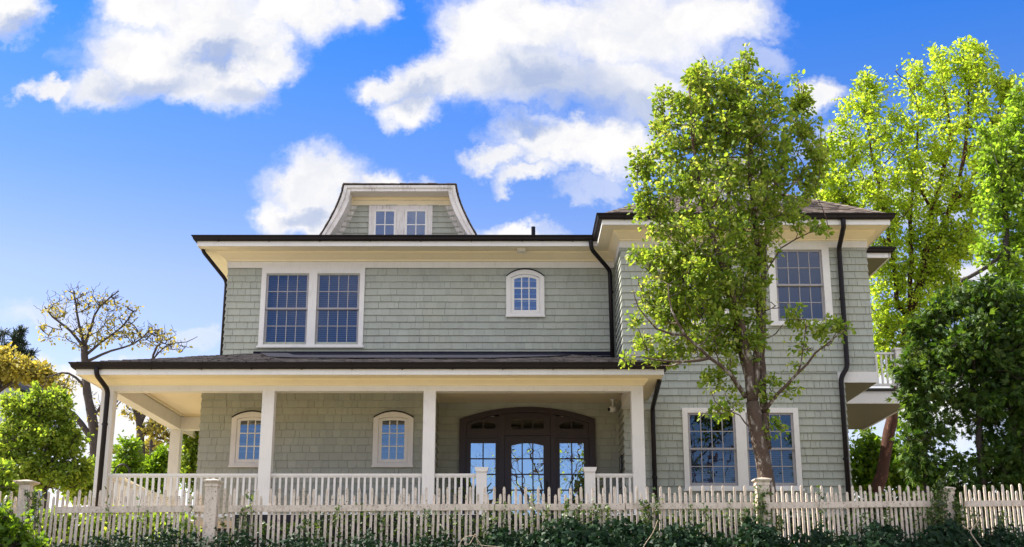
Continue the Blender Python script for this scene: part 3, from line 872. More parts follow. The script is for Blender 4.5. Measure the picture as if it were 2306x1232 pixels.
dr = grid_leaf('door', -0.17, 0.88, DECK + 0.01, 5.695, -0.01, 0.722, 3.75, 5.53, 3, 5, 'doorglass', 0.06)
mb = MB(); mb.tube([(0.80, YD - 0.10, 4.35), (0.80, YD - 0.10, 4.65)], 0.014, 8); mb.box(0.78, 0.82, YD - 0.105, YD - 0.031, 4.33, 4.36); mb.box(0.78, 0.82, YD - 0.105, YD - 0.031, 4.64, 4.67); mb.build('handle', M['black'], dr)
grid_leaf('sidelight', -1.059, -0.301, DECK + 0.01, 5.639, -0.945, -0.38, 3.75, 5.53, 2, 5, 'doorglass')
grid_leaf('sidelight', 1.011, 1.769, DECK + 0.01, 5.639, 1.095, 1.645, 3.75, 5.53, 2, 5, 'doorglass')
grid_leaf('transom', -0.174, 0.884, 5.801, 6.23, -0.02, 0.73, 5.86, 6.09, 3, 1, 'glass', 0.02)
grid_leaf('transom', -1.059, -0.301, 5.801, 6.15, -0.945, -0.38, 5.86, 6.04, 2, 1, 'glass', 0.08)
grid_leaf('transom', 1.011, 1.769, 5.801, 6.15, 1.095, 1.645, 5.86, 6.04, 2, 1, 'glass', 0.08)
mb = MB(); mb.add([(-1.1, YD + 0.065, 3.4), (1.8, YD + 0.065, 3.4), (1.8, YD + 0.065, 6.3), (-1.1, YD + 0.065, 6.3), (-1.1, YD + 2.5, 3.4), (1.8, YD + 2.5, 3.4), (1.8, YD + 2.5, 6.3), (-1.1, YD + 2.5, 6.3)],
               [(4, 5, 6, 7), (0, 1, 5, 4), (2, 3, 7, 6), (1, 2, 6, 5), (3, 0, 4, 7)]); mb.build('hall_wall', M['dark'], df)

# ---------------- downspouts
def downspout(pts, r=0.045, straps=()):
    # round the elbows a little
    P = [Vector(p) for p in pts]; q = [P[0]]
    for i in range(1, len(P) - 1):
        a, b, c = P[i - 1], P[i], P[i + 1]
        l = min(0.12, (a - b).length * 0.45, (c - b).length * 0.45)
        s, e = b + (a - b).normalized() * l, b + (c - b).normalized() * l
        for t in (0, 0.25, 0.5, 0.75, 1): q.append(s * (1 - t) ** 2 + b * 2 * t * (1 - t) + e * t * t)
    q.append(P[-1])
    mb = MB(); mb.tube(q, r, 10); d = mb.build('downspout', M['gutter'], house, True)
    for s in straps:
        m2 = MB(); m2.tube([(s[0], s[1], s[2] - 0.02), (s[0], s[1], s[2] + 0.02)], r + 0.012, 10); m2.build('strap', M['gutter'], d)
    return d
gx = lambda px, py, Y: tuple(at(px, py, Y))
downspout([gx(217, 826, 24.33), gx(218, 845, 24.34), gx(243, 878, 24.86), (at(243, 878, 24.86).x, 24.86, 2.6)], 0.05, [(at(243, 878, 24.86).x, 24.86, 5.4)])
downspout([(EP[1][0] + 0.05, EP[1][1] + 0.3, 10.27), (EP[1][0] + 0.06, EP[1][1] + 0.35, 10.12), (HX0 - 0.07, YU + 0.12, 9.55), (HX0 - 0.07, YU + 0.12, 7.2)], 0.045)
downspout([(1.86, 28.12, 10.27), (1.88, 28.14, 10.05), (2.36, 28.88, 9.74), (2.38, 28.88, 7.6)], 0.052, [(2.38, 28.88, 9.2)])
xq = at(1880, 500, 26.5).x
downspout([(7.42, 26.50, 10.27), (7.42, 26.52, 10.08), (7.47, 27.2, 9.80), (7.46, 27.2, 7.02), (7.30, 27.2, 6.80), (7.28, 27.2, 2.7)], 0.055, [(7.46, 27.2, 8.6), (7.28, 27.2, 5.0)])
downspout([(3.0, 24.9, 6.43), (3.0, 25.0, 6.3), (3.10, 27.2, 6.12), (3.10, 27.2, 2.7)], 0.05, [(3.10, 27.2, 4.6)])

# soffit louvre, side-steps cheek
p = at(1174, 566, 28.55)
mb = MB()
mb.box(p.x - 0.10, p.x + 0.10, 28.40, 28.60, 10.10, 10.164)
for k in range(5): mb.box(p.x - 0.09, p.x + 0.09, 28.415 + k * 0.035, 28.425 + k * 0.035, 10.085, 10.10)
mb.build('soffit_vent', M['ventm'], house)
a, b = at(262, 1072, 31), at(327, 1106, 31)
mb = MB(); mb.prism([(a.x, 2.7), (b.x + 0.2, 2.7), (b.x, b.z), (a.x, a.z)], 31.0, 31.12)
mb.prism([(a.x, a.z + 0.002), (b.x, b.z + 0.002), (b.x, b.z + 0.06), (a.x, a.z + 0.06)], 30.96, 31.16); mb.build('stair_side_panel', M['bouncecream'], house)

# ---------------- balcony and the roof over it, right side
mb = MB(); mb.box(LX2 + 0.03, 9.95, 30.5, 30.56, 6.78, 7.08); mb.box(9.89, 9.95, 30.561, 35, 6.78, 7.08)
bal = mb.build('balcony', M['trim'], house)
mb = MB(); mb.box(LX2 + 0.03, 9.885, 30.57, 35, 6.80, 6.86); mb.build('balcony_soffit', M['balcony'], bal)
mb = MB(); mb.box(LX2 + 0.03, 9.99, 30.44, 35, 7.085, 7.15); mb.build('balcony_floor', M['skirt'], bal)
rl = MB(); rl.box(8.15, 9.575, 30.50, 30.58, 8.02, 8.07); rl.box(8.15, 9.575, 30.52, 30.56, 7.22, 7.28); rl = rl.build('balcony_railing', M['trim'], bal)
for i in range(10):
    b = MB(); u = 8.36 + i * 0.125; b.box(u - 0.022, u + 0.022, 30.52, 30.56, 7.281, 8.019); b.build('baluster', M['trim'], bal)
mb = MB(); mb.box(9.58, 9.78, 30.44, 30.64, 7.16, 8.12); mb.box(9.55, 9.81, 30.41, 30.67, 8.121, 8.17); mb.build('balcony_post', M['trim'], bal)
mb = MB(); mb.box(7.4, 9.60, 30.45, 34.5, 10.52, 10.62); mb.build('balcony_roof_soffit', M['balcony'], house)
mb = MB(); mb.box(7.4, 9.62, 30.40, 30.449, 10.51, 10.68); mb.box(9.601, 9.65, 30.40, 34.5, 10.51, 10.68); mb.build('fascia', M['trim'], house)
mb = MB(); mb.sweep([(8.3, 30.40), (9.65, 30.40), (9.65, 34)], gutter_profile(10.63)); mb.build('gutter', M['gutter'], house)
mb = MB(); mb.box(7.4, 9.7, 30.36, 34.6, 10.76, 10.80); mb.build('balcony_roof', M['membrane'], house)

# ------------------------------------------------------------------ small things on the porch
t = empty('house_number_plaque', (2.45, 27.95, 4.95), 'small black plaque with two pale slanted strokes on the right porch side wall', 'sign')
mb = MB(); mb.box(2.425, 2.452, 27.66, 28.24, 4.80, 5.15); mb.build('plate', M['black'], t)
mb = MB()
for (y, z) in ((28.07, 4.99), (28.0, 4.85)):
    mb.add([(2.4235, y, z), (2.4235, y - 0.06, z - 0.02), (2.4235, y - 0.24, z + 0.10), (2.4235, y - 0.18, z + 0.13)], [(0, 1, 2, 3)])
mb.build('numeral', M['white'], t)
p = at(1380, 922, 28.1)
t = empty('security_camera', p, 'round white security camera with black lens under the porch ceiling', 'camera')
mb = MB(); mb.tube([(p.x, p.y, CEIL - 0.003), (p.x, p.y, CEIL - 0.03)], 0.06, 14); mb.tube([(p.x, p.y, CEIL - 0.03), (p.x, p.y, p.z + 0.05)], 0.02, 8); mb.build('bracket', M['white'], t)
mb = MB(); pr = [(-0.09, 0.02), (-0.085, 0.05), (-0.05, 0.068), (0.0, 0.072), (0.05, 0.06), (0.075, 0.03), (0.08, 0.005)]
mb.tube([(p.x + d, p.y - 0.02 + d * 0.6, p.z + d * 0.15) for d, r in pr], [r for d, r in pr], 16); mb.build('body', M['white'], t, True)
mb = MB(); mb.tube([(p.x - 0.095, p.y - 0.077, p.z - 0.015), (p.x - 0.085, p.y - 0.071, p.z - 0.013)], 0.042, 14); mb.build('lens', M['black'], t)
# black iron hoop behind the left rail
a, b = at(257, 1066, 27.0), at(292, 1066, 27.0)
cx_, r_ = (a.x + b.x) / 2, (b.x - a.x) / 2
zt = at(274, 1046, 27).z
mb = MB()
mb.tube([(cx_ - r_, 27, DECK + 0.001)] + [(cx_ - r_ * math.cos(t), 27, zt - 0.2 + 0.2 * math.sin(t)) for t in np.linspace(0, math.pi, 15)] + [(cx_ + r_, 27, DECK + 0.001)], 0.022, 8)
mb.tube([(cx_ - r_, 27, 4.1), (cx_ + r_, 27, 4.1)], 0.012, 6)
tag(mb.build('iron_hoop', M['black'], None, True), 'black arched iron hoop standing behind the left porch railing', 'hoop')

# ------------------------------------------------------------------ fence
FN = [(-90, 20.45, 1107), (60, 20.3, 1105), (480, 20.0, 1100), (1715, 20.5, 1094.5), (2130, 21.4, 1092), (2420, 22.0, 1090)]
FP = [at(px, py, Y) for px, Y, py in FN]
fence = empty('picket_fence', (0, 20.1, 2.4), 'weathered white picket fence with tall and short pickets along the ivy bank', 'fence')
def fence_point(seg, u):
    a, b = FP[seg], FP[seg + 1]; return a.lerp(b, u)
rng = random.Random(5)
def picket(mb, p, d, tall, lean):
    w, th = 0.0205, 0.010
    top = p.z + rng.uniform(-0.018, 0.014) - (0 if tall else 0.105); n = Vector((-d.y, d.x, 0)); bot = p.z - 1.22
    prof = [(-w, bot), (w, bot), (w, top - 0.035), (w * 0.72, top - 0.012), (w * 0.3, top), (-w * 0.3, top), (-w * 0.72, top - 0.012), (-w, top - 0.035)]
    vs = []
    for t in (-th, th):
        for (u, z) in prof:
            q = Vector((p.x, p.y, 0)) + d * (u + lean * (z - bot)) + n * t; vs.append((q.x, q.y, z))
    k = len(prof)
    mb.add(vs, [tuple(range(k)), tuple(range(2 * k - 1, k - 1, -1))] + [((i + 1) % k, i, k + i, k + (i + 1) % k) for i in range(k)])
others = MB()
cnt = 0
for seg in range(len(FP) - 1):
    a, b = FP[seg], FP[seg + 1]; L = (b - a).length; d = Vector((b.x - a.x, b.y - a.y, 0)).normalized(); n = round(L / 0.0895)
    for i in range(1, n):
        u = i / n
        if min(u, 1 - u) * L < 0.12: continue
        if seg == 4 and u * L < 0.2: continue
        p = a.lerp(b, u); tall = i % 2 == 0
        lean = rng.gauss(0, 0.012)
        if seg == 1 and u < 0.15: lean += 0.03
        if seg == 2 and cnt < 100:
            mb = MB(); picket(mb, p, d, tall, lean); mb.build('picket', M['picket'], fence); cnt += 1
        else: picket(others, p, d, tall, lean)
tag(others.build('picket', M['picket'], fence), kind='stuff')
for seg in range(len(FP) - 1):
    a, b = FP[seg], FP[seg + 1]; d = Vector((b.x - a.x, b.y - a.y, 0)).normalized(); n = Vector((-d.y, d.x, 0))
    u0 = 0.185 if seg == 1 else 0.03
    if seg == 4: u0 = 0.12
    for (dz, hh, off) in ((-0.27, 0.10, -0.03), (-1.0, 0.10, -0.03)):
        # the rail is nailed to the street side, in boards about 2.4 m long
        A, B = a.lerp(b, u0), a.lerp(b, 0.985); L = (B - A).length; k = max(1, round(L / 2.4))
        for j in range(k):
            P, Q = A.lerp(B, j / k), A.lerp(B, (j + 1) / k - 0.002)
            mb = MB(); vs = []
            jz = rng.uniform(-0.006, 0.006)
            for q in (P, Q):
                for (t, z) in ((off - 0.018, dz), (off + 0.018, dz), (off + 0.018, dz - hh), (off - 0.018, dz - hh)):
                    w = q + n * t; vs.append((w.x, w.y, q.z + z + jz))
            mb.add(vs, [(0, 3, 2, 1), (4, 5, 6, 7), (0, 1, 5, 4), (1, 2, 6, 5), (2, 3, 7, 6), (3, 0, 4, 7)])
            mb.build('rail', M['picket'], fence)
def fence_post(p, w, ztop, cap, wide=0.035, flat=False):
    h = w / 2; mb = MB()
    mb.box(p.x - h, p.x + h, p.y - h - 0.03, p.y + h - 0.03, 2.2, ztop - 0.06)
    y = p.y - 0.03
    po = mb.build('post', M['picket'], fence)
    c = MB(); e = h + wide
    if not flat:
        c.box(p.x - h - 0.012, p.x + h + 0.012, y - h - 0.012, y + h + 0.012, ztop - 0.10, ztop - 0.0605)
    vs = [(p.x - h * 1.02, y - h * 1.02, ztop - 0.06), (p.x + h * 1.02, y - h * 1.02, ztop - 0.06), (p.x + h * 1.02, y + h * 1.02, ztop - 0.06), (p.x - h * 1.02, y + h * 1.02, ztop - 0.06)]
    vs += [(p.x + sx * e, y + sy * e, ztop - 0.02) for sx, sy in ((-1, -1), (1, -1), (1, 1), (-1, 1))]
    vs += [(p.x + sx * e, y + sy * e, ztop) for sx, sy in ((-1, -1), (1, -1), (1, 1), (-1, 1))]
    vs += [(p.x, y, ztop + 0.03)]
    fs = [(3, 2, 1, 0)]
    for r0 in (0, 4): fs += [(r0 + i, r0 + (i + 1) % 4, r0 + 4 + (i + 1) % 4, r0 + 4 + i) for i in range(4)]
    fs += [(8 + i, 8 + (i + 1) % 4, 12) for i in range(4)]
    c.add(vs, fs); c.build('post_cap', M['picket'], po)
    return po
fence_post(FP[2], 0.19, at(480, 1083, 20).z, True)
fence_post(FP[3], 0.20, at(1715, 1080, 20.5).z, True, 0.04)
fence_post(FP[1], 0.17, at(60, 1085, 20.3).z, True, 0.075, True)
fence_post(FP[4], 0.17, at(2130, 1100, 21.4).z, True, 0.03)

#FOLIAGE#
# ------------------------------------------------------------------ foliage
LEAF_V = np.array([(0, 0, 0), (-0.30, 0.30, 0.06), (-0.26, 0.70, 0.05), (0, 1.0, -0.04), (0.26, 0.70, 0.05), (0.30, 0.30, 0.06)], float)
LEAF_F = np.array([(0, 3, 2, 1), (0, 5, 4, 3)])
IVY_V = np.array([(0, 0.10, 0), (-0.50, -0.06, -0.04), (-0.62, 0.42, -0.05), (-0.24, 0.50, 0.03), (0, 1.0, -0.08), (0.24, 0.50, 0.03), (0.62, 0.42, -0.05), (0.50, -0.06, -0.04)], float)
IVY_F = np.array([(0, 3, 2, 1), (0, 5, 4, 3), (0, 7, 6, 5)])
SPRAY_V = np.array([(0, 0, 0), (-0.36, 0.40, 0.0), (-0.13, 0.42, 0.02), (-0.26, 0.85, -0.05), (0, 0.62, 0.03), (0.03, 1.12, -0.12), (0.13, 0.42, 0.02), (0.27, 0.83, -0.05), (0.36, 0.38, 0.0)], float)
SPRAY_F = np.array([(0, 2, 1, 1), (0, 4, 3, 2), (0, 6, 5, 4), (0, 8, 7, 6)])
NEEDLE_V = np.array([(-0.03, 0, 0), (0.03, 0, 0), (0.02, 1, 0), (-0.02, 1, 0)], float)
NEEDLE_F = np.array([(0, 1, 2, 3)])
def unit(a): return a / np.maximum(np.linalg.norm(a, axis=1, keepdims=True), 1e-9)
def leaf_mesh(name, P, D, Nn, size, mat, parent=None, V=LEAF_V, F=LEAF_F):
    D = unit(D); X = unit(np.cross(D, Nn)); Zn = np.cross(X, D)
    n, m = len(P), len(V)
    W = P[:, None, :] + size[:, None, None] * (V[None, :, 0:1] * X[:, None, :] + V[None, :, 1:2] * D[:, None, :] + V[None, :, 2:3] * Zn[:, None, :])
    if F.shape[1] == 4 and any(len(set(f)) < 4 for f in F.tolist()):
        F = np.array([(f[0], f[1], f[2]) for f in F.tolist()] + [(f[0], f[2], f[3]) for f in F.tolist() if len(set(f)) == 4])
    FF = (F[None] + (np.arange(n) * m)[:, None, None]).reshape(-1, F.shape[1])
    return fast_mesh(name, W.reshape(-1, 3), FF, mat, parent)

class Tree:
    def __init__(s, seed):
        s.rng = np.random.default_rng(seed); s.nodes = []; s.rad = []; s.mb = MB(); s.twigs = []
    def limb(s, pts, r0, r1, sides=8, wob=0.012):
        """tapered limb through the given points, resampled smoothly"""
        P = [Vector(p) for p in pts]; out = []
        for i in range(len(P) - 1):
            a, b, c, d = P[max(i - 1, 0)], P[i], P[i + 1], P[min(i + 2, len(P) - 1)]
            k = max(2, int((c - b).length / 0.3))
            for j in range(k):
                t = j / k
                out.append(0.5 * ((2 * b) + (c - a) * t + (2 * a - 5 * b + 4 * c - d) * t * t + (3 * b - a - 3 * c + d) * t ** 3))
        out.append(P[-1])
        n = len(out); rr = [r0 + (r1 - r0) * (i / (n - 1)) ** 0.85 for i in range(n)]
        out = [p + Vector(s.rng.normal(0, wob, 3)) * (1 if 0 < i < n - 1 else 0) for i, p in enumerate(out)]
        s.mb.tube(out, [r * s.rng.uniform(0.93, 1.07) for r in rr], sides)
        s.nodes += [tuple(p) for p in out]; s.rad += rr
        return out
    def grow(s, targets, r_max, r_tip, sag, sides=5, first=0, keep=True):
        nodes = np.array(s.nodes); rad = np.array(s.rad); cap = len(nodes)
        for t in targets:
            v = t - nodes[first:]; dist = np.linalg.norm(v, axis=1)
            h = np.linalg.norm(v[:, :2], axis=1)
            cost = dist + 1.2 * np.maximum(0, 0.35 * h - v[:, 2]) + 0.25 * s.rng.random(len(dist))
            i = int(np.argmin(cost)) + first; p0 = nodes[i]; L = np.linalg.norm(t - p0)
            if L < 0.06: continue
            c = (p0 + t) / 2 + np.array([0, 0, -sag * L]) + s.rng.normal(0, 0.06 * L, 3)
            k = 4 if L < 1.2 else 7; ts = np.linspace(0, 1, k + 1)[:, None]
            pts = p0 * (1 - ts) ** 2 + 2 * c * ts * (1 - ts) + t * ts ** 2
            pts[1:-1] += s.rng.normal(0, 0.012 + 0.01 * L, (k - 1, 3))
            r0 = min(rad[i] * 0.7, r_max, 0.006 + 0.016 * L); rr = list(np.linspace(max(r0, r_tip), r_tip, k + 1))
            s.mb.tube([Vector(q) for q in pts], rr, sides, False)
            s.twigs.append(pts)
            if keep:
                nodes = np.vstack([nodes, pts[1:]]); rad = np.concatenate([rad, rr[1:]])
        s.nodes = [tuple(x) for x in nodes]; s.rad = list(rad)
    def leaves(s, per, size, scatter, start=0.25, upb=0.5, droop=0.25, twigs=None, sv=0.25):
        P, D = [], []
        for pts in (twigs if twigs is not None else s.twigs):
            k = s.rng.poisson(per * s.rng.gamma(1.6, 1 / 1.6))
            if k == 0: continue
            t = start + (1 - start) * s.rng.random(k) ** 0.8; f = t * (len(pts) - 1); i = np.minimum(f.astype(int), len(pts) - 2); f = f - i
            q = pts[i] * (1 - f[:, None]) + pts[i + 1] * f[:, None]
            ax = pts[-1] - pts[0]; ax = ax / max(np.linalg.norm(ax), 1e-6)
            off = s.rng.normal(0, 1, (k, 3)); off -= np.outer(off @ ax, ax)
            P.append(q + off * scatter); D.append(unit(off) + ax * 0.5 + np.array([0, 0, -droop]) + s.rng.normal(0, 0.3, (k, 3)))
        P, D = np.vstack(P), np.vstack(D)
        N = s.rng.normal(0, 0.65, P.shape) + np.array([0, 0, upb])
        S = size * np.clip(s.rng.lognormal(-0.02, sv * 0.85, len(P)), 0.5, 1.5)
        return P, D, N, S
def sample(rng, blobs, n, Y, depth, holes=()):
    """n points in ellipsoids given as (px, py, rx, ry[, density[, dy]]) of the survey photo at distance Y"""
    w = np.array([b[2] * b[3] * (b[4] if len(b) > 4 else 1.0) for b in blobs], float); w /= w.sum(); out = []
    for b, k in zip(blobs, rng.multinomial(n, w)):
        c = np.array(at(b[0], b[1], Y)); q = at(b[0] + b[2], b[1], Y); rx = q.x - c[0]; rz = at(b[0], b[1] - b[3], Y).z - c[2]
        v = unit(rng.normal(0, 1, (k, 3))) * rng.random((k, 1)) ** (1 / 2.4)
        dy = b[5] if len(b) > 5 else 0.0
        pts = c + v * np.array([rx, min(max(rx, rz * 0.6) * depth, 2.6), rz]) + np.array([0, dy, 0])
        out.append(pts)
    P = np.vstack(out)
    if holes:
        ok = np.ones(len(P), bool)
        for (hx, hy, hrx, hry) in holes:
            c = at(hx, hy, Y); rx = at(hx + hrx, hy, Y).x - c.x; rz = at(hx, hy - hry, Y).z - c.z
            ok &= ((P[:, 0] - c.x) / rx) ** 2 + ((P[:, 2] - c.z) / rz) ** 2 > 1
        P = P[ok]
    rng.shuffle(P); return P
def px(Y, *pts): return [at(a, b, Y + (c[0] if c else 0)) for a, b, *c in pts]

M['pear_leaf'] = mat_leaf('pear_leaf', [(0.0, (0.06, 0.12, 0.013)), (0.4, (0.15, 0.245, 0.028)), (0.75, (0.27, 0.34, 0.05)), (1.0, (0.46, 0.44, 0.20))], 0.56, tcol=(1.6, 1.5, 0.7))
M['birch_leaf'] = mat_leaf('birch_leaf', [(0.0, (0.14, 0.21, 0.020)), (0.5, (0.31, 0.395, 0.036)), (1.0, (0.48, 0.53, 0.08))], 0.68, tcol=(1.42, 1.5, 0.7))
M['green_leaf'] = mat_leaf('green_leaf', [(0.0, (0.05, 0.115, 0.014)), (0.5, (0.115, 0.21, 0.018)), (1.0, (0.22, 0.31, 0.028))], 0.55, tcol=(1.6, 1.5, 0.6))
M['rim_leaf'] = mat_leaf('mid_green_leaf', [(0.0, (0.09, 0.155, 0.02)), (0.5, (0.20, 0.30, 0.035)), (1.0, (0.36, 0.44, 0.07))], 0.64, tcol=(1.42, 1.55, 0.7))
M['lime_leaf'] = mat_leaf('lime_leaf', [(0.0, (0.075, 0.145, 0.02)), (0.5, (0.175, 0.27, 0.035)), (1.0, (0.34, 0.40, 0.07))], 0.58, tcol=(1.6, 1.5, 0.75))
M['ever_leaf'] = mat_leaf('evergreen_spray', [(0.0, (0.016, 0.042, 0.008)), (0.5, (0.045, 0.095, 0.015)), (0.85, (0.11, 0.17, 0.028)), (1.0, (0.21, 0.24, 0.06))], 0.48, 0.3)
M['yellow_leaf'] = mat_leaf('yellow_leaf', [(0.0, (0.15, 0.135, 0.025)), (0.5, (0.31, 0.285, 0.05)), (1.0, (0.46, 0.43, 0.12))], 0.42, tcol=(1.4, 1.2, 0.7))
M['pine_leaf'] = mat_leaf('pine_needle', [(0.0, (0.012, 0.022, 0.014)), (1.0, (0.035, 0.055, 0.03))], 0.1)
M['ivy_leaf'] = mat_leaf('ivy_leaf', [(0.0, (0.005, 0.015, 0.008)), (0.55, (0.009, 0.027, 0.012)), (0.9, (0.022, 0.050, 0.016)), (1.0, (0.15, 0.16, 0.04))], 0.12, 0.10)  # very dark tones, shade over the bank put into the leaf colour
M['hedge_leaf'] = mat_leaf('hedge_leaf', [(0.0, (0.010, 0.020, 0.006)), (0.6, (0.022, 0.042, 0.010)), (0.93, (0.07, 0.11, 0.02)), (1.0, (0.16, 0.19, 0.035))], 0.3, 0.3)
M['vine_leaf'] = mat_leaf('vine_leaf', [(0.0, (0.022, 0.045, 0.012)), (0.55, (0.055, 0.095, 0.02)), (0.92, (0.13, 0.17, 0.035)), (1.0, (0.25, 0.13, 0.06))], 0.35, 0.45)
M['pear_bark'] = mat_bark('lichened_bark', (0.085, 0.058, 0.042), (0.36, 0.33, 0.29), 0.8, 9)
M['birch_bark'] = mat_bark('peeling_red_bark', (0.06, 0.026, 0.017), (0.20, 0.095, 0.055), 0.6, 7)
M['dark_bark'] = mat_bark('dark_bark', (0.055, 0.045, 0.042), (0.10, 0.09, 0.085), 0.4, 5)
M['twig'] = mat_bark('pale_dead_vine', (0.42, 0.33, 0.24), (0.5, 0.42, 0.32), 0.4, 9)

def finish(T, name, loc, label, cat, bark, leafmat, leaf, group=None, V=LEAF_V, F=LEAF_F):
    t = empty(name, loc, label, cat, group)
    T.mb.build('trunk', M[bark], t, True)
    if leaf is not None: leaf_mesh('crown', *leaf, M[leafmat], t, V, F)
    return t

# --- the pear in front of the right wing
def pear():
    Y = 21.7; T = Tree(11)
    T.limb(px(Y, (1738, 1260, 0), (1735, 1150), (1722, 1060), (1708, 985), (1694, 905)), 0.175, 0.118, 12, 0.006)
    T.limb(px(Y, (1694, 905), (1684, 820), (1668, 730, -.1), (1630, 610, -.2), (1590, 480, -.3), (1560, 330, -.3), (1552, 200, -.2)), 0.09, 0.018)
    T.limb(px(Y, (1698, 900), (1704, 800, .1), (1708, 700, .1), (1705, 560, .1), (1690, 400), (1690, 260), (1682, 140)), 0.08, 0.018)
    T.limb(px(Y, (1727, 1010), (1722, 920, .15), (1716, 830, .25), (1720, 640, .3), (1728, 500, .4), (1760, 380, .5), (1795, 260, .5), (1800, 190, .5)), 0.085, 0.015)
    T.limb(px(Y, (1690, 870), (1650, 700, .3), (1640, 560, .4), (1640, 400, .5), (1625, 260, .5), (1610, 160, .5)), 0.075, 0.015)
    T.limb(px(Y, (1680, 895), (1645, 845, -.2), (1595, 803, -.4), (1545, 755, -.6), (1512, 700, -.6), (1505, 640, -.6)), 0.045, 0.010)
    T.limb(px(Y, (1600, 806, -.4), (1540, 815, -.6), (1470, 808, -.7), (1420, 800, -.7)), 0.03, 0.007)
    T.limb(px(Y, (1545, 755, -.6), (1480, 740, -.9), (1440, 690, -1), (1425, 650, -1)), 0.025, 0.006)
    T.limb(px(Y, (1717, 930, .1), (1753, 888, -.1), (1794, 844, -.2), (1835, 797, -.3), (1878, 762, -.3), (1905, 742, -.3)), 0.04, 0.008)
    T.limb(px(Y, (1794, 844, -.2), (1810, 790, -.2), (1815, 720, -.2)), 0.016, 0.005)
    T.limb(px(Y, (1735, 470, .4), (1800, 400, .5), (1845, 330, .6), (1850, 270, .6)), 0.035, 0.008)
    T.limb(px(Y, (1710, 640, .1), (1760, 560, .1), (1820, 525, .1), (1868, 512, .1)), 0.02, 0.005)
    T.limb(px(Y, (1640, 560, .4), (1560, 430, .6), (1500, 300, .6), (1492, 200, .6)), 0.04, 0.008)
    T.limb(px(Y, (1708, 985), (1680, 950, -.2), (1650, 925, -.3), (1610, 925, -.4)), 0.018, 0.005)
    blobs = [(1575, 165, 30, 45), (1612, 195, 75, 65), (1685, 150, 38, 45), (1655, 230, 110, 90), (1492, 215, 24, 36), (1505, 270, 55, 55), (1565, 310, 110, 95), (1700, 300, 115, 105),
             (1800, 205, 22, 40), (1812, 270, 40, 60), (1838, 340, 36, 80), (1455, 350, 35, 25), (1475, 395, 60, 55), (1600, 420, 165, 105), (1740, 420, 105, 100), (1830, 420, 32, 50, .7),
             (1450, 445, 35, 35), (1490, 490, 65, 40), (1600, 540, 150, 80), (1700, 530, 70, 70), (1450, 575, 45, 25), (1520, 600, 80, 45), (1600, 650, 120, 75), (1690, 640, 45, 80), (1445, 640, 38, 18),
             (1560, 610, 120, 70), (1500, 685, 70, 48), (1595, 720, 95, 60), (1650, 690, 60, 60), (1500, 690, 60, 38), (1590, 745, 90, 50), (1430, 715, 20, 40, .7), (1470, 765, 55, 26), (1545, 790, 55, 30), (1412, 800, 20, 20, .8), (1475, 812, 40, 18), (1690, 740, 55, 70, .7), (1645, 800, 40, 45, .6), (1600, 860, 38, 28), (1640, 850, 35, 25, .7),
             (1640, 915, 48, 20), (1590, 930, 30, 12), (1790, 720, 40, 40, .35), (1765, 690, 30, 40, .5), (1810, 790, 50, 36, .35), (1862, 745, 42, 36, .45), (1900, 735, 18, 26, .6), (1735, 860, 28, 40, .5), (1845, 512, 30, 14, .6), (1790, 505, 40, 16, .4), (1745, 960, 18, 22, .4), (1770, 850, 40, 30, .25)]
    big = sample(T.rng, blobs, 300, Y, 0.85); T.grow(big, 0.03, 0.008, 0.16, 6)
    k0 = len(T.twigs)
    small = sample(T.rng, blobs, 2050, Y, 0.85); T.grow(small, 0.009, 0.003, 0.05, 4)
    P, D, N, S = T.leaves(23, 0.077, 0.055, 0.2, 0.4, 0.35, T.twigs[k0:])
    return finish(T, 'pear_tree', at(1738, 1260, Y), 'upright leafy tree with lichen spotted trunk growing behind a fence post before the right wing', 'tree', 'pear_bark', 'pear_leaf', (P, D, N, S))
pear()

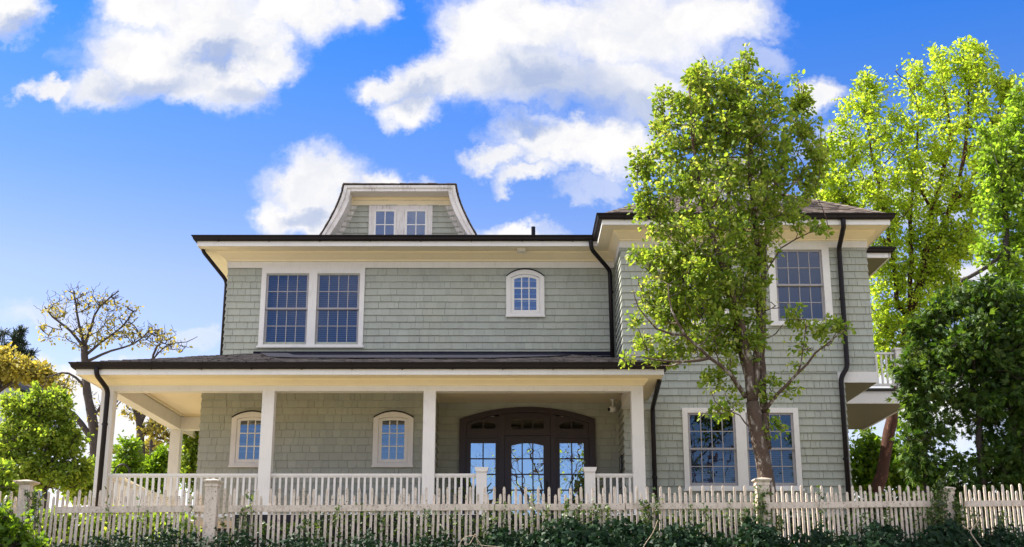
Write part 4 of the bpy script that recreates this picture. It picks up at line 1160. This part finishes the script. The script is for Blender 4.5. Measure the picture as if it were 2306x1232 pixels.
# --- river birch behind the balcony
def birch():
    Y = 37.0; T = Tree(12)
    T.limb(px(Y, (1950, 1190), (1985, 1070), (2003, 970), (2025, 860), (2038, 780), (2050, 700)), 0.19, 0.14, 12)
    T.limb(px(Y, (2050, 705), (2022, 690), (2016, 620), (2005, 560), (1985, 450), (1960, 330), (1950, 220)), 0.09, 0.025)
    T.limb(px(Y, (2050, 700), (2072, 640), (2085, 570), (2100, 480), (2120, 400), (2140, 300), (2120, 160)), 0.12, 0.025)
    T.limb(px(Y, (2080, 600), (2112, 570), (2135, 480), (2165, 380), (2180, 250), (2185, 130)), 0.09, 0.025)
    T.limb(px(Y, (2048, 690), (2052, 600), (2050, 500), (2060, 380), (2070, 250)), 0.09, 0.02)
    T.limb(px(Y, (1985, 450), (1930, 380), (1910, 300)), 0.06, 0.02)
    T.limb(px(Y, (2100, 480), (2060, 400), (2030, 320)), 0.06, 0.02)
    T.limb(px(Y, (2140, 470), (2200, 380), (2240, 280), (2260, 210)), 0.08, 0.02)
    T.limb(px(Y, (2005, 560), (1950, 500), (1900, 450)), 0.05, 0.02)
    blobs = [(1935, 240, 50, 60), (1955, 190, 26, 40), (1995, 200, 15, 40, .7), (1895, 330, 45, 60), (1980, 320, 85, 80, .8), (2090, 190, 80, 70), (2170, 140, 55, 50), (2200, 175, 70, 60), (2060, 180, 14, 40, .7), (2110, 130, 12, 30), (2172, 100, 8, 22), (2198, 105, 8, 20),
             (2150, 300, 140, 95), (1940, 430, 100, 70), (2070, 430, 120, 90), (1890, 430, 50, 50), (2240, 260, 60, 70), (2275, 205, 30, 50), (2030, 540, 100, 60), (2110, 560, 100, 60, .8), (1985, 640, 45, 80, .8), (2060, 640, 80, 60, .6), (1980, 740, 30, 60, .8), (2030, 730, 40, 50, .6), (1860, 400, 40, 60), (1850, 460, 60, 30), (2120, 640, 60, 50), (2000, 600, 60, 60), (2150, 540, 60, 60), (1990, 720, 40, 60), (2070, 700, 60, 50), (2150, 680, 60, 30), (2120, 600, 60, 60), (1985, 800, 26, 50, .8), (2040, 790, 40, 40, .8), (2200, 460, 60, 80)]
    big = sample(T.rng, blobs, 200, Y, 0.9, [(2180, 610, 40, 25)]); T.grow(big, 0.05, 0.012, 0.12, 6)
    k0 = len(T.twigs)
    small = sample(T.rng, blobs, 2600, Y, 0.9, [(2185, 612, 40, 26)]); T.grow(small, 0.016, 0.006, 0.03, 4)
    P, D, N, S = T.leaves(20, 0.102, 0.10, 0.1, 0.35, 0.3, T.twigs[k0:])
    return finish(T, 'birch_tree', at(1950, 1190, Y), 'tall yellow green birch with peeling reddish bark rising behind the balcony', 'tree', 'birch_bark', 'birch_leaf', (P, D, N, S))
birch()

def simple_tree(name, label, Y, limbs, blobs, nb, ns, per, size, bark, leafmat, seed, depth=0.8, scatter=0.08, V=LEAF_V, F=LEAF_F, holes=(), group=None, droop=0.3, upb=0.4, sag=0.1, rmax=0.04, tip=0.005, cat='tree', keepall=False, bare=None):
    T = Tree(seed)
    for pts, r0, r1 in limbs: T.limb(px(Y, *pts), r0, r1)
    T.grow(sample(T.rng, blobs, nb, Y, depth, holes), rmax, tip * 2, sag, 5)
    k0 = 0 if keepall else len(T.twigs)
    T.grow(sample(T.rng, blobs, ns, Y, depth, holes), rmax * 0.4, tip, sag * 0.4, 4)
    leaf = T.leaves(per, size, scatter, 0.15, upb, droop, T.twigs[k0:]) if per else None
    if bare: T.grow(sample(T.rng, bare[0], bare[1], Y, depth, holes), rmax * 0.4, tip * 0.8, 0.02, 4)
    return finish(T, name, at(limbs[0][0][0][0], limbs[0][0][0][1], Y), label, cat, bark, leafmat, leaf, group, V, F)

simple_tree('leafy_tree', 'dense mid green tree at the right edge, above the evergreen', 31.0,
            [([(2300, 1180), (2290, 900), (2270, 700), (2265, 500), (2260, 380)], 0.2, 0.05), ([(2275, 720), (2220, 640), (2170, 632)], 0.02, 0.01), ([(2165, 632), (2205, 612), (2246, 586), (2290, 540)], 0.055, 0.05)],
            [(2260, 380, 60, 70), (2290, 300, 40, 60), (2255, 470, 55, 60), (2220, 420, 40, 50, .7), (2290, 560, 40, 60), (2290, 650, 35, 60), (2260, 690, 40, 30), (2230, 520, 30, 30, .6), (2320, 450, 60, 150), (2300, 240, 30, 60), (2240, 330, 50, 60, .7), (2200, 680, 40, 30), (2255, 610, 50, 45), (2290, 720, 40, 40), (2230, 670, 60, 34), (2215, 560, 34, 30, .8), (2280, 680, 40, 40)], 90, 1050, 15, 0.115, 'dark_bark', 'rim_leaf', 13, holes=[(2200, 612, 34, 20)])
simple_tree('evergreen_tree', 'dark feathery evergreen leaning over the right end of the fence', 22.9,
            [([(2215, 1250), (2212, 1080), (2205, 950), (2190, 800), (2170, 680)], 0.11, 0.02), ([(2290, 1250), (2285, 1050), (2270, 850), (2250, 700)], 0.10, 0.02), ([(2080, 1250), (2085, 1100), (2075, 950), (2090, 800)], 0.05, 0.015)],
            [(2150, 680, 70, 34), (2230, 670, 80, 50), (2095, 740, 45, 50), (2180, 770, 120, 75), (2280, 780, 60, 120), (2062, 830, 42, 55), (2130, 850, 95, 80), (2230, 880, 90, 100), (2060, 910, 36, 60, .8), (2110, 960, 70, 60, .6), (2270, 980, 60, 120), (2070, 1020, 45, 60, .7), (2130, 1060, 70, 45, .7), (2230, 1060, 70, 60, .7), (2290, 1090, 40, 50), (2120, 1110, 50, 25, .7), (2180, 1100, 60, 30, .7), (2330, 900, 60, 250)],
            170, 1500, 14, 0.135, 'dark_bark', 'ever_leaf', 14, 0.8, 0.08, SPRAY_V, SPRAY_F, [(2165, 985, 28, 20), (2195, 1062, 24, 18), (2145, 860, 14, 24), (2200, 830, 16, 22), (2260, 930, 16, 24), (2120, 910, 16, 18), (2230, 1000, 14, 20)], droop=0.7, upb=0.25, sag=-0.06, rmax=0.02, tip=0.003)
simple_tree('round_tree', 'bright green bushy tree behind the left end of the fence', 27.5,
            [([(95, 1250), (100, 1100), (105, 1000), (110, 920)], 0.09, 0.02), ([(100, 1100), (60, 1020), (40, 950)], 0.05, 0.015), ([(103, 1050), (150, 1000), (165, 930)], 0.05, 0.015)],
            [(105, 905, 50, 34), (70, 935, 50, 40), (30, 905, 34, 28), (140, 930, 32, 30), (40, 980, 60, 50), (120, 985, 70, 55), (160, 1010, 36, 50), (60, 1050, 75, 45), (140, 1070, 60, 40), (0, 1020, 40, 60), (190, 1060, 22, 36, .7), (10, 1090, 50, 30)],
            110, 1150, 19, 0.082, 'dark_bark', 'lime_leaf', 15, 0.9, 0.06)
shr = [('sunlit green shrub beside the first porch column, seen under the porch roof', 33.5, [(288, 1030, 30, 50), (275, 1075, 30, 40), (300, 1080, 30, 40)], 16, 'green_leaf'),
       ('smaller dark green shrub between the two left porch columns', 34.5, [(352, 1055, 26, 32), (365, 1030, 14, 22), (345, 1090, 30, 26)], 17, 'green_leaf'),
       ('bright leafy tree filling the gap between the rear porch column and the house wall', 33.0, [(440, 1000, 36, 50), (425, 1050, 30, 50), (455, 1060, 26, 50), (440, 960, 26, 30)], 18, 'lime_leaf'),
       ('low yellow green bush left of the first porch column', 31.0, [(205, 1080, 34, 44), (185, 1105, 40, 26)], 19, 'lime_leaf')]
for lab, Y, bl, sd_, lm in shr:
    b0 = bl[0]
    simple_tree('garden_shrub', lab, Y, [([(b0[0], 1190), (b0[0] + 3, b0[1] + 30), (b0[0], b0[1])], 0.05, 0.015)], bl, 30, 340, 18, 0.095, 'dark_bark', lm, sd_, 0.9, 0.09, group='shrubs beside the porch', cat='shrub')
simple_tree('garden_shrub', 'shaded green shrub under the right balcony', 37.8, [([(1950, 1190), (1955, 1080), (1950, 1010)], 0.07, 0.02)],
            [(1950, 1010, 40, 50, .8), (1930, 1070, 30, 50), (1990, 1060, 60, 50), (2030, 1000, 40, 60, .7), (2060, 1090, 60, 40)], 40, 420, 15, 0.15, 'dark_bark', 'green_leaf', 20, 0.9, 0.1, holes=[(1925, 985, 14, 14), (2035, 980, 20, 20)], group='shrubs beside the porch', cat='shrub')
# --- bare yellowing trees and the far left
simple_tree('bare_tree', 'half bare tree with sparse yellow leaves rising behind the left porch roof', 44.0,
            [([(222, 1200), (214, 1030), (208, 945), (197, 885), (191, 820), (190, 780)], 0.24, 0.12), ([(210, 1000), (185, 955), (150, 920), (110, 893), (60, 868)], 0.13, 0.04),
             ([(190, 785), (160, 745), (120, 715), (100, 690)], 0.065, 0.02), ([(190, 780), (178, 730), (170, 680), (165, 655)], 0.06, 0.02), ([(190, 782), (205, 735), (225, 690), (268, 655)], 0.065, 0.02),
             ([(192, 800), (230, 770), (275, 735), (300, 700)], 0.06, 0.02), ([(193, 815), (250, 790), (300, 775), (335, 745)], 0.06, 0.02), ([(200, 880), (170, 850), (140, 838), (105, 850)], 0.06, 0.02), ([(208, 945), (235, 900), (250, 870)], 0.05, 0.02)],
            [(165, 675, 45, 26, .7), (230, 680, 45, 25), (115, 745, 34, 20), (125, 700, 30, 25, .7), (190, 755, 45, 34), (260, 745, 60, 34), (290, 705, 26, 26), (330, 760, 55, 25), (375, 765, 28, 26), (140, 860, 50, 24, .6), (235, 920, 40, 60, .5), (120, 905, 40, 20, .4)],
            150, 340, 4.2, 0.11, 'dark_bark', 'yellow_leaf', 21, 0.9, 0.08, droop=0.8, rmax=0.045, tip=0.009, group='half bare trees behind the porch', bare=([(150, 670, 50, 32), (210, 670, 70, 38), (250, 690, 40, 30), (120, 700, 45, 34), (190, 720, 70, 34), (280, 700, 36, 34), (350, 745, 50, 24), (385, 775, 36, 22), (240, 900, 40, 50, .6), (130, 880, 60, 30, .5)], 520))
simple_tree('bare_tree', 'dark forked bare tree seen under the left porch roof', 41.0,
            [([(322, 1200), (320, 1060), (316, 990), (312, 945), (300, 905), (290, 880)], 0.22, 0.08), ([(314, 955), (330, 925), (348, 900)], 0.10, 0.05), ([(318, 985), (345, 965), (385, 955)], 0.06, 0.02), ([(300, 905), (280, 895), (262, 915)], 0.04, 0.015)],
            [(350, 960, 40, 22), (365, 985, 30, 18, .6), (295, 920, 30, 30, .4), (375, 930, 30, 20, .5)], 50, 200, 3.5, 0.14, 'dark_bark', 'yellow_leaf', 22, 0.9, 0.07, droop=0.8, rmax=0.03, tip=0.008, group='half bare trees behind the porch')
simple_tree('bare_tree', 'thin bare branched tree standing just left of the upper house wall', 46.0,
            [([(345, 1200), (340, 900), (345, 800), (365, 770)], 0.12, 0.04), ([(344, 810), (380, 775), (420, 770), (445, 758)], 0.03, 0.01)], [(380, 780, 50, 22), (345, 760, 30, 30)], 25, 60, 0.4, 0.15, 'dark_bark', 'yellow_leaf', 27, 0.8, 0.05, rmax=0.02, tip=0.007, group='half bare trees behind the porch')
simple_tree('yellow_tree', 'broad golden yellow tree at the far left above the bright green tree', 48.0,
            [([(-60, 1200), (-40, 1000), (-20, 900), (10, 850)], 0.25, 0.08), ([(-15, 890), (50, 850), (110, 850)], 0.09, 0.03), ([(-20, 900), (0, 840), (20, 800)], 0.09, 0.03)],
            [(20, 815, 45, 22), (60, 830, 50, 20), (0, 840, 50, 25), (95, 850, 32, 18), (130, 862, 28, 14, .6), (-30, 820, 50, 50), (70, 845, 50, 14)], 60, 480, 16, 0.15, 'dark_bark', 'yellow_leaf', 23, 0.9, 0.14)
simple_tree('yellow_tree', 'yellowish green tree showing between the shrubs under the porch roof', 47.0, [([(330, 1190), (335, 1100), (330, 1030)], 0.12, 0.04)],
            [(330, 1020, 30, 26), (320, 1060, 40, 30), (385, 1040, 20, 30), (230, 1020, 14, 20, .5), (215, 1065, 20, 30)], 30, 220, 12, 0.2, 'dark_bark', 'yellow_leaf', 26, 0.9, 0.14)
def pine():
    Y = 62.0; T = Tree(24)
    T.limb(px(Y, (24, 1180), (26, 900), (27, 800), (33, 745)), 0.28, 0.05)
    bl = [(45, 748, 12, 8), (36, 765, 12, 12), (52, 760, 8, 6), (8, 750, 9, 5), (48, 775, 10, 6), (60, 800, 20, 6), (45, 790, 12, 9), (70, 795, 10, 5), (60, 812, 16, 4), (15, 780, 10, 6), (0, 760, 8, 6)]
    T.grow(sample(T.rng, bl, 26, Y, 1.0), 0.05, 0.02, -0.05, 5)
    k0 = len(T.twigs)
    T.grow(sample(T.rng, bl, 120, Y, 1.0), 0.02, 0.01, 0.0, 4)
    P, D, N, S = T.leaves(16, 0.26, 0.05, 0.45, 0.4, -0.2, T.twigs[k0:])
    finish(T, 'pine_tree', at(24, 1180, Y), 'dark pine with tufted branches against the sky at the far left', 'tree', 'dark_bark', 'pine_leaf', (P, D, N, S), None, NEEDLE_V * np.array([2.2, 1, 1]), NEEDLE_F)
pine()
# neighbouring house glimpsed at the far left
a, b = at(-60, 868, 56), at(33, 868, 56)
nh = empty('neighbour_house', (a.x, 56, 2), 'dark roofed pale blue house glimpsed between trees at the far left', 'house')
mb = MB(); mb.box(a.x, b.x - 0.2, 56.3, 62, -0.5, a.z - 0.05); mb.build('wall', M['bluewall'], nh)
mb = MB(); z = a.z; mb.prism([(a.x - 0.3, z), (b.x, z), (b.x, z + 0.12), ((a.x + b.x) / 2 + 0.6, z + 0.75), (a.x - 0.3, z + 0.12)], 55.9, 62.4); rf_ = mb.build('roof', M['brick'], nh)
mb = MB(); mb.box(b.x - 0.5, b.x - 0.22, 57, 57.5, z + 0.2, z + 0.8); mb.build('chimney', M['brick'], rf_)

# --- hedge behind the fence
def hedge():
    r = np.random.default_rng(31); n = 11000
    X = r.uniform(-4.7, 11.5, n); Z0 = 2.45; top = 3.38 + 0.07 * np.sin(X * 1.9) + 0.05 * np.sin(X * 4.3 + 1) + 0.03 * X / 5 - 0.15 * (X < -3.5)
    Z = Z0 + (top - Z0) * r.random(n) ** 0.7
    Yv = 21.1 + 0.11 * np.maximum(X, 0) + r.normal(0, 0.16, n)
    P = np.stack([X, Yv, Z], 1); D = r.normal(0, 0.6, (n, 3)) + np.array([0, -0.5, 0.2]); N = r.normal(0, 0.6, (n, 3)) + np.array([0, -0.3, 0.8])
    t = empty('hedge', (2, 21.1, 2.45), 'dark clipped hedge close behind the pickets in front of the porch', 'hedge')
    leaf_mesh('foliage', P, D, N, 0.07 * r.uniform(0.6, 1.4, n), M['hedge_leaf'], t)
    mb = MB()
    for i in range(78):
        x = -4.6 + i * 0.2; yy = 21.15 + 0.11 * max(x, 0); mb.tube([(x, yy, 2.35), (x + r.normal(0, .05), yy, 2.7), (x + r.normal(0, .1), yy + r.normal(0, .1), 3.05)], [0.015, 0.01, 0.004], 5)
    mb.add([(-4.7, 21.4, 2.3), (0, 21.4, 2.3), (11.5, 22.7, 2.3), (-4.7, 21.4, 3.33), (0, 21.4, 3.33), (11.5, 22.7, 3.33), (-4.7, 21.7, 2.3), (0, 21.7, 2.3), (11.5, 23, 2.3), (-4.7, 21.7, 3.33), (0, 21.7, 3.33), (11.5, 23, 3.33)], [(0, 1, 4, 3), (1, 2, 5, 4), (3, 4, 10, 9), (4, 5, 11, 10), (7, 6, 9, 10), (8, 7, 10, 11), (0, 3, 9, 6), (2, 8, 11, 5)])  # dark slab added among the stems so the picket gaps read as shade
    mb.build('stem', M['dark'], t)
hedge()

# --- ivy over the bank and up the fence
def ivy():
    r = np.random.default_rng(41)
    xs = np.array([-60, 0, 60, 110, 200, 330, 365, 420, 470, 560, 640, 760, 820, 900, 1000, 1080, 1150, 1230, 1300, 1360, 1430, 1500, 1570, 1640, 1700, 1740, 1800, 1900, 1960, 2050, 2130, 2200, 2306, 2400], float)
    ys = np.array([1120, 1130, 1180, 1222, 1205, 1195, 1176, 1200, 1185, 1205, 1196, 1210, 1196, 1212, 1200, 1195, 1186, 1176, 1164, 1160, 1172, 1172, 1182, 1190, 1172, 1178, 1194, 1190, 1176, 1190, 1175, 1178, 1186, 1190], float)
    def depth(pxs): return np.interp(pxs, [-90, 480, 1715, 2130, 2420], [20.2, 19.85, 20.3, 21.15, 21.8])
    n = 34000
    pxs = r.uniform(-60, 2390, n); top = 10 + np.interp(pxs, xs, ys) + r.normal(0, 6, n) + 10 * np.sin(pxs / 23) + 6 * np.sin(pxs / 9)
    f = r.random(n) ** 0.75
    py = top + f * 130
    Yv = depth(pxs) - 0.05 - f * 0.75 - np.abs(r.normal(0, 0.12, n))
    P = np.array([at(a, b, c) for a, b, c in zip(pxs, py, Yv)])
    D = r.normal(0, 0.55, (n, 3)) + np.array([0, -0.35, -0.35]); N = r.normal(0, 0.42, (n, 3)) + np.array([0, -1.0, 0.35])
    size = np.where(pxs > 1080, 0.076, 0.052) * r.uniform(0.6, 1.35, n)
    n2 = 16000                       # the lower bank, out of the frame from here
    x2 = r.uniform(-10.5, 12, n2); y2 = r.uniform(16.4, 19.7, n2); q = np.clip((y2 - 16.3) / 3.2, 0, 1)
    z2 = 2.42 * q * q * (3 - 2 * q) + 0.02 + np.abs(r.normal(0, 0.10, n2))
    P = np.vstack([P, np.stack([x2, y2, z2], 1)]); D = np.vstack([D, r.normal(0, 0.55, (n2, 3)) + np.array([0, -0.5, -0.3])])
    N = np.vstack([N, r.normal(0, 0.4, (n2, 3)) + np.array([0, -0.6, 0.9])]); size = np.concatenate([size, 0.085 * r.uniform(0.6, 1.35, n2)])
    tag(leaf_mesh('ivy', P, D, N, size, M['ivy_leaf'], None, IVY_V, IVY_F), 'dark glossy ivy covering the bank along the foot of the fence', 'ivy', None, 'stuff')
    # strands that climb the pickets
    mb = MB(); PP_, DD, SS = [], [], []
    spots = [(250, 1105, 1), (335, 1150, 2), (410, 1140, 2), (440, 1110, 2), (300, 1120, 1), (500, 1150, 2), (545, 1145, 3), (572, 1100, 3), (525, 1165, 2), (690, 1160, 3), (755, 1135, 3), (705, 1180, 2), (870, 1165, 2), (935, 1165, 2), (965, 1140, 2), (1035, 1160, 2), (1085, 1140, 2), (1110, 1135, 2), (1140, 1130, 3), (1195, 1105, 3), (1235, 1125, 3), (1270, 1130, 4), (1300, 1120, 4), (1330, 1125, 4), (1375, 1135, 4), (1445, 1128, 4), (1475, 1125, 4), (1460, 1160, 4), (1545, 1130, 3), (1580, 1145, 3), (1640, 1140, 3), (1675, 1140, 4), (1702, 1090, 4), (1712, 1110, 5), (1722, 1100, 4), (1745, 1160, 4), (1845, 1105, 2), (1850, 1150, 3), (1930, 1160, 3), (2000, 1150, 3), (2060, 1150, 3), (2092, 1150, 5), (2102, 1125, 6), (2112, 1098, 6), (2120, 1082, 6), (2131, 1104, 6), (2143, 1128, 5), (2154, 1150, 5), (2160, 1150, 4), (2190, 1160, 4), (2250, 1150, 4), (60, 1100, 4), (85, 1110, 4), (30, 1110, 4)]
    for (sx, sy, dens) in spots:
        for q in range(2 if dens > 3 else 1):
            x = sx + r.normal(0, 6); p0 = np.array(at(x, 1240, float(depth(x)) + 0.06)); p1 = np.array(at(x + r.normal(0, 5), sy + r.normal(0, 8), float(depth(x)) + 0.08))
            k = 9; t = np.linspace(0, 1, k)[:, None]; pts = p0 * (1 - t) + p1 * t + np.c_[r.normal(0, 0.018, k), np.abs(r.normal(0, 0.02, k)) * -1, np.zeros(k)]
            mb.tube([Vector(v) for v in pts], list(np.linspace(0.007, 0.003, k)), 4, False)
            m = int(dens * 12); u = r.random(m) ** 0.8 * (k - 1); i = np.minimum(u.astype(int), k - 2); w = (u - i)[:, None]
            PP_.append(pts[i] * (1 - w) + pts[i + 1] * w + r.normal(0, 0.028, (m, 3)) - np.array([0, 0.03, 0])); DD.append(r.normal(0, 0.7, (m, 3)) + np.array([0, -0.3, -0.2])); SS.append(r.uniform(0.03, 0.062, m))
    P, D, S = np.vstack(PP_), np.vstack(DD), np.concatenate(SS); N = r.normal(0, 0.5, P.shape) + np.array([0, -0.7, 0.5])
    v = leaf_mesh('climbing_vine', P, D, N, S, M['vine_leaf'], None, IVY_V, IVY_F)
    tag(v, 'small leaved ivy strands climbing the fence pickets and posts', 'vine', None, 'stuff')
    tag(mb.build('stem', M['dark_bark'], v), None)
ivy()
def dead_vine(paths, r0, label):
    mb = MB()
    for Y, pts in paths:
        T = [at(a, b, Y) for a, b in pts]; out = []
        for i in range(len(T) - 1):
            a, b, c, d = T[max(i - 1, 0)], T[i], T[i + 1], T[min(i + 2, len(T) - 1)]
            for j in range(5):
                t = j / 5; out.append(0.5 * ((2 * b) + (c - a) * t + (2 * a - 5 * b + 4 * c - d) * t * t + (3 * b - a - 3 * c + d) * t ** 3))
        out.append(T[-1]); mb.tube(out, r0, 6)
    return tag(mb.build('dead_vine', M['twig'], None, True), label, 'vine', 'dead vine stems over the ivy')
dead_vine([(18.85, [(1030, 1245), (1035, 1225), (1045, 1212), (1062, 1206), (1072, 1210), (1078, 1225), (1092, 1229), (1130, 1232)]), (18.8, [(1048, 1222), (1056, 1226), (1064, 1214), (1070, 1203), (1074, 1212), (1084, 1228), (1090, 1240)])], 0.006, 'pale dead vine tendrils curled on the ivy below the entrance door')
dead_vine([(19.1, [(1445, 1240), (1455, 1222), (1470, 1200), (1478, 1180), (1481, 1172)])], 0.006, 'thin pale stalk rising from the ivy right of the last porch column')
dead_vine([(20.1, [(2215, 1240), (2196, 1215), (2186, 1196), (2200, 1178), (2206, 1165)]), (20.1, [(2186, 1196), (2168, 1184)])], 0.009, 'thick pale dead stem in the ivy at the right end')
# --- shrub in the bottom left corner, in front of the fence
simple_tree('corner_shrub', 'dark leafy shrub in the bottom left corner in front of the fence', 19.3, [([(30, 1290), (30, 1240), (25, 1190)], 0.03, 0.01)],
            [(12, 1165, 26, 26), (40, 1195, 34, 24), (10, 1215, 50, 28), (70, 1222, 30, 18), (-20, 1185, 36, 50), (58, 1160, 12, 14, .6)], 40, 240, 12, 0.085, 'dark_bark', 'green_leaf', 33, 0.8, 0.05, cat='shrub')
simple_tree('corner_shrub', 'yellow tipped shrub behind the leftmost fence post', 22.0, [([(20, 1250), (25, 1150), (20, 1080)], 0.03, 0.01)],
            [(10, 1060, 24, 24, .7), (20, 1095, 36, 20), (45, 1115, 26, 20), (-10, 1085, 30, 40), (75, 1125, 20, 18)], 30, 200, 10, 0.09, 'dark_bark', 'lime_leaf', 34, 0.8, 0.06, cat='shrub')
# --- pots either side of the steps
def pot(px_, label, kind, seed):
    Y = 25.75; p = at(px_, 1100, Y); r = np.random.default_rng(seed)
    t = empty('potted_plant', (p.x, Y, DECK), label, 'plant', 'potted plants by the door')
    mb = MB(); mb.tube([(p.x, Y, DECK + 0.001), (p.x, Y, DECK + 0.12), (p.x, Y, DECK + 0.40), (p.x, Y, DECK + 0.44)], [0.15, 0.18, 0.215, 0.225], 18); mb.build('pot', M['black'], t)
    if kind == 'spiky':
        n = 46; a = r.uniform(0, 6.28, n); el = r.uniform(0.5, 1.4, n)
        D = np.stack([np.cos(a) * np.cos(el), np.sin(a) * np.cos(el), np.sin(el)], 1); P = np.tile([p.x, Y, DECK + 0.43], (n, 1)) + D * 0.02
        leaf_mesh('foliage', P, D, r.normal(0, 1, (n, 3)), r.uniform(0.35, 0.62, n), M['ever_leaf'], t, NEEDLE_V * np.array([1.3, 1, 1]), NEEDLE_F)
    else:
        n = 420; P = np.array([p.x, Y, DECK + 0.72]) + r.normal(0, 1, (n, 3)) * np.array([0.10, 0.10, 0.17])
        leaf_mesh('foliage', P, r.normal(0, 1, (n, 3)), r.normal(0, 1, (n, 3)) + np.array([0, 0, .5]), r.uniform(0.06, 0.11, n), M['vine_leaf'], t)
pot(1066, 'spiky dark plant in a black pot at the left newel of the entrance', 'spiky', 1)
pot(1322, 'leafy yellow green plant in a black pot at the right newel of the entrance', 'leafy', 2)

for k, (bx, lab) in enumerate(((130, 'low lime green shrub behind the left pickets, under the bright tree'), (250, 'low lime green shrub behind the pickets below the first porch column'), (370, 'low lime green shrub behind the pickets left of the square fence post'))):
    simple_tree('garden_shrub', lab, 22.6, [([(bx, 1270), (bx + 4, 1210), (bx, 1175)], 0.03, 0.01)], [(bx - 30, 1180, 40, 30), (bx + 35, 1185, 40, 28), (bx, 1215, 70, 36), (bx, 1165, 30, 18, .7)], 30, 230, 13, 0.085, 'dark_bark', 'lime_leaf', 51 + k, 0.7, 0.06, group='low shrubs behind the fence', cat='shrub')
def street_tree(x, y, hgt, seed, label):
    T = Tree(seed); r = T.rng
    T.limb([(x, y, -0.1), (x + .1, y, hgt * .2), (x, y + .1, hgt * .42)], 0.26, 0.17)
    for k in range(7):
        a = k * 0.9 + r.uniform(0, .4); w = hgt * r.uniform(.16, .3)
        T.limb([(x, y + .1, hgt * (.3 + .018 * k)), (x + w * .5 * math.cos(a), y + w * .5 * math.sin(a), hgt * .6), (x + w * math.cos(a), y + w * math.sin(a), hgt * r.uniform(.8, 1))], 0.09, 0.02)
    tg = np.array([x, y, hgt * .72]) + r.normal(0, 1, (420, 3)) * np.array([hgt * .17, hgt * .17, hgt * .14])
    T.grow(tg[:120], 0.04, 0.012, 0.1, 5); T.grow(tg[120:], 0.02, 0.008, 0.05, 4)
    leaf = T.leaves(1.2, 0.12, 0.1, 0.2, 0.4, 0.4)
    finish(T, 'street_tree', (x, y, 0), label, 'tree', 'dark_bark', 'birch_leaf', leaf, 'trees across the street')
street_tree(2.6, -15.0, 14.0, 61, 'thin leaved street tree mirrored in the entrance door glass')
street_tree(10.5, -16.5, 15.5, 62, 'taller thin leaved street tree mirrored in the right ground floor window')

for k, (bx, w, lab) in enumerate(((1985, 60, 'dark low shrub behind the pickets at the foot of the birch'), (2120, 70, 'dark low shrub behind the vine covered fence post'), (2260, 70, 'dark low shrub behind the last pickets at the right edge'))):
    simple_tree('garden_shrub', lab, 25.5, [([(bx, 1270), (bx + 4, 1200), (bx, 1150)], 0.04, 0.01)], [(bx - w * .5, 1150, w * .6, 34), (bx + w * .5, 1155, w * .6, 32), (bx, 1190, w, 40), (bx, 1135, w * .5, 24, .8)], 40, 420, 14, 0.09, 'dark_bark', 'hedge_leaf', 71 + k, 0.7, 0.07, group='low shrubs behind the fence', cat='shrub')
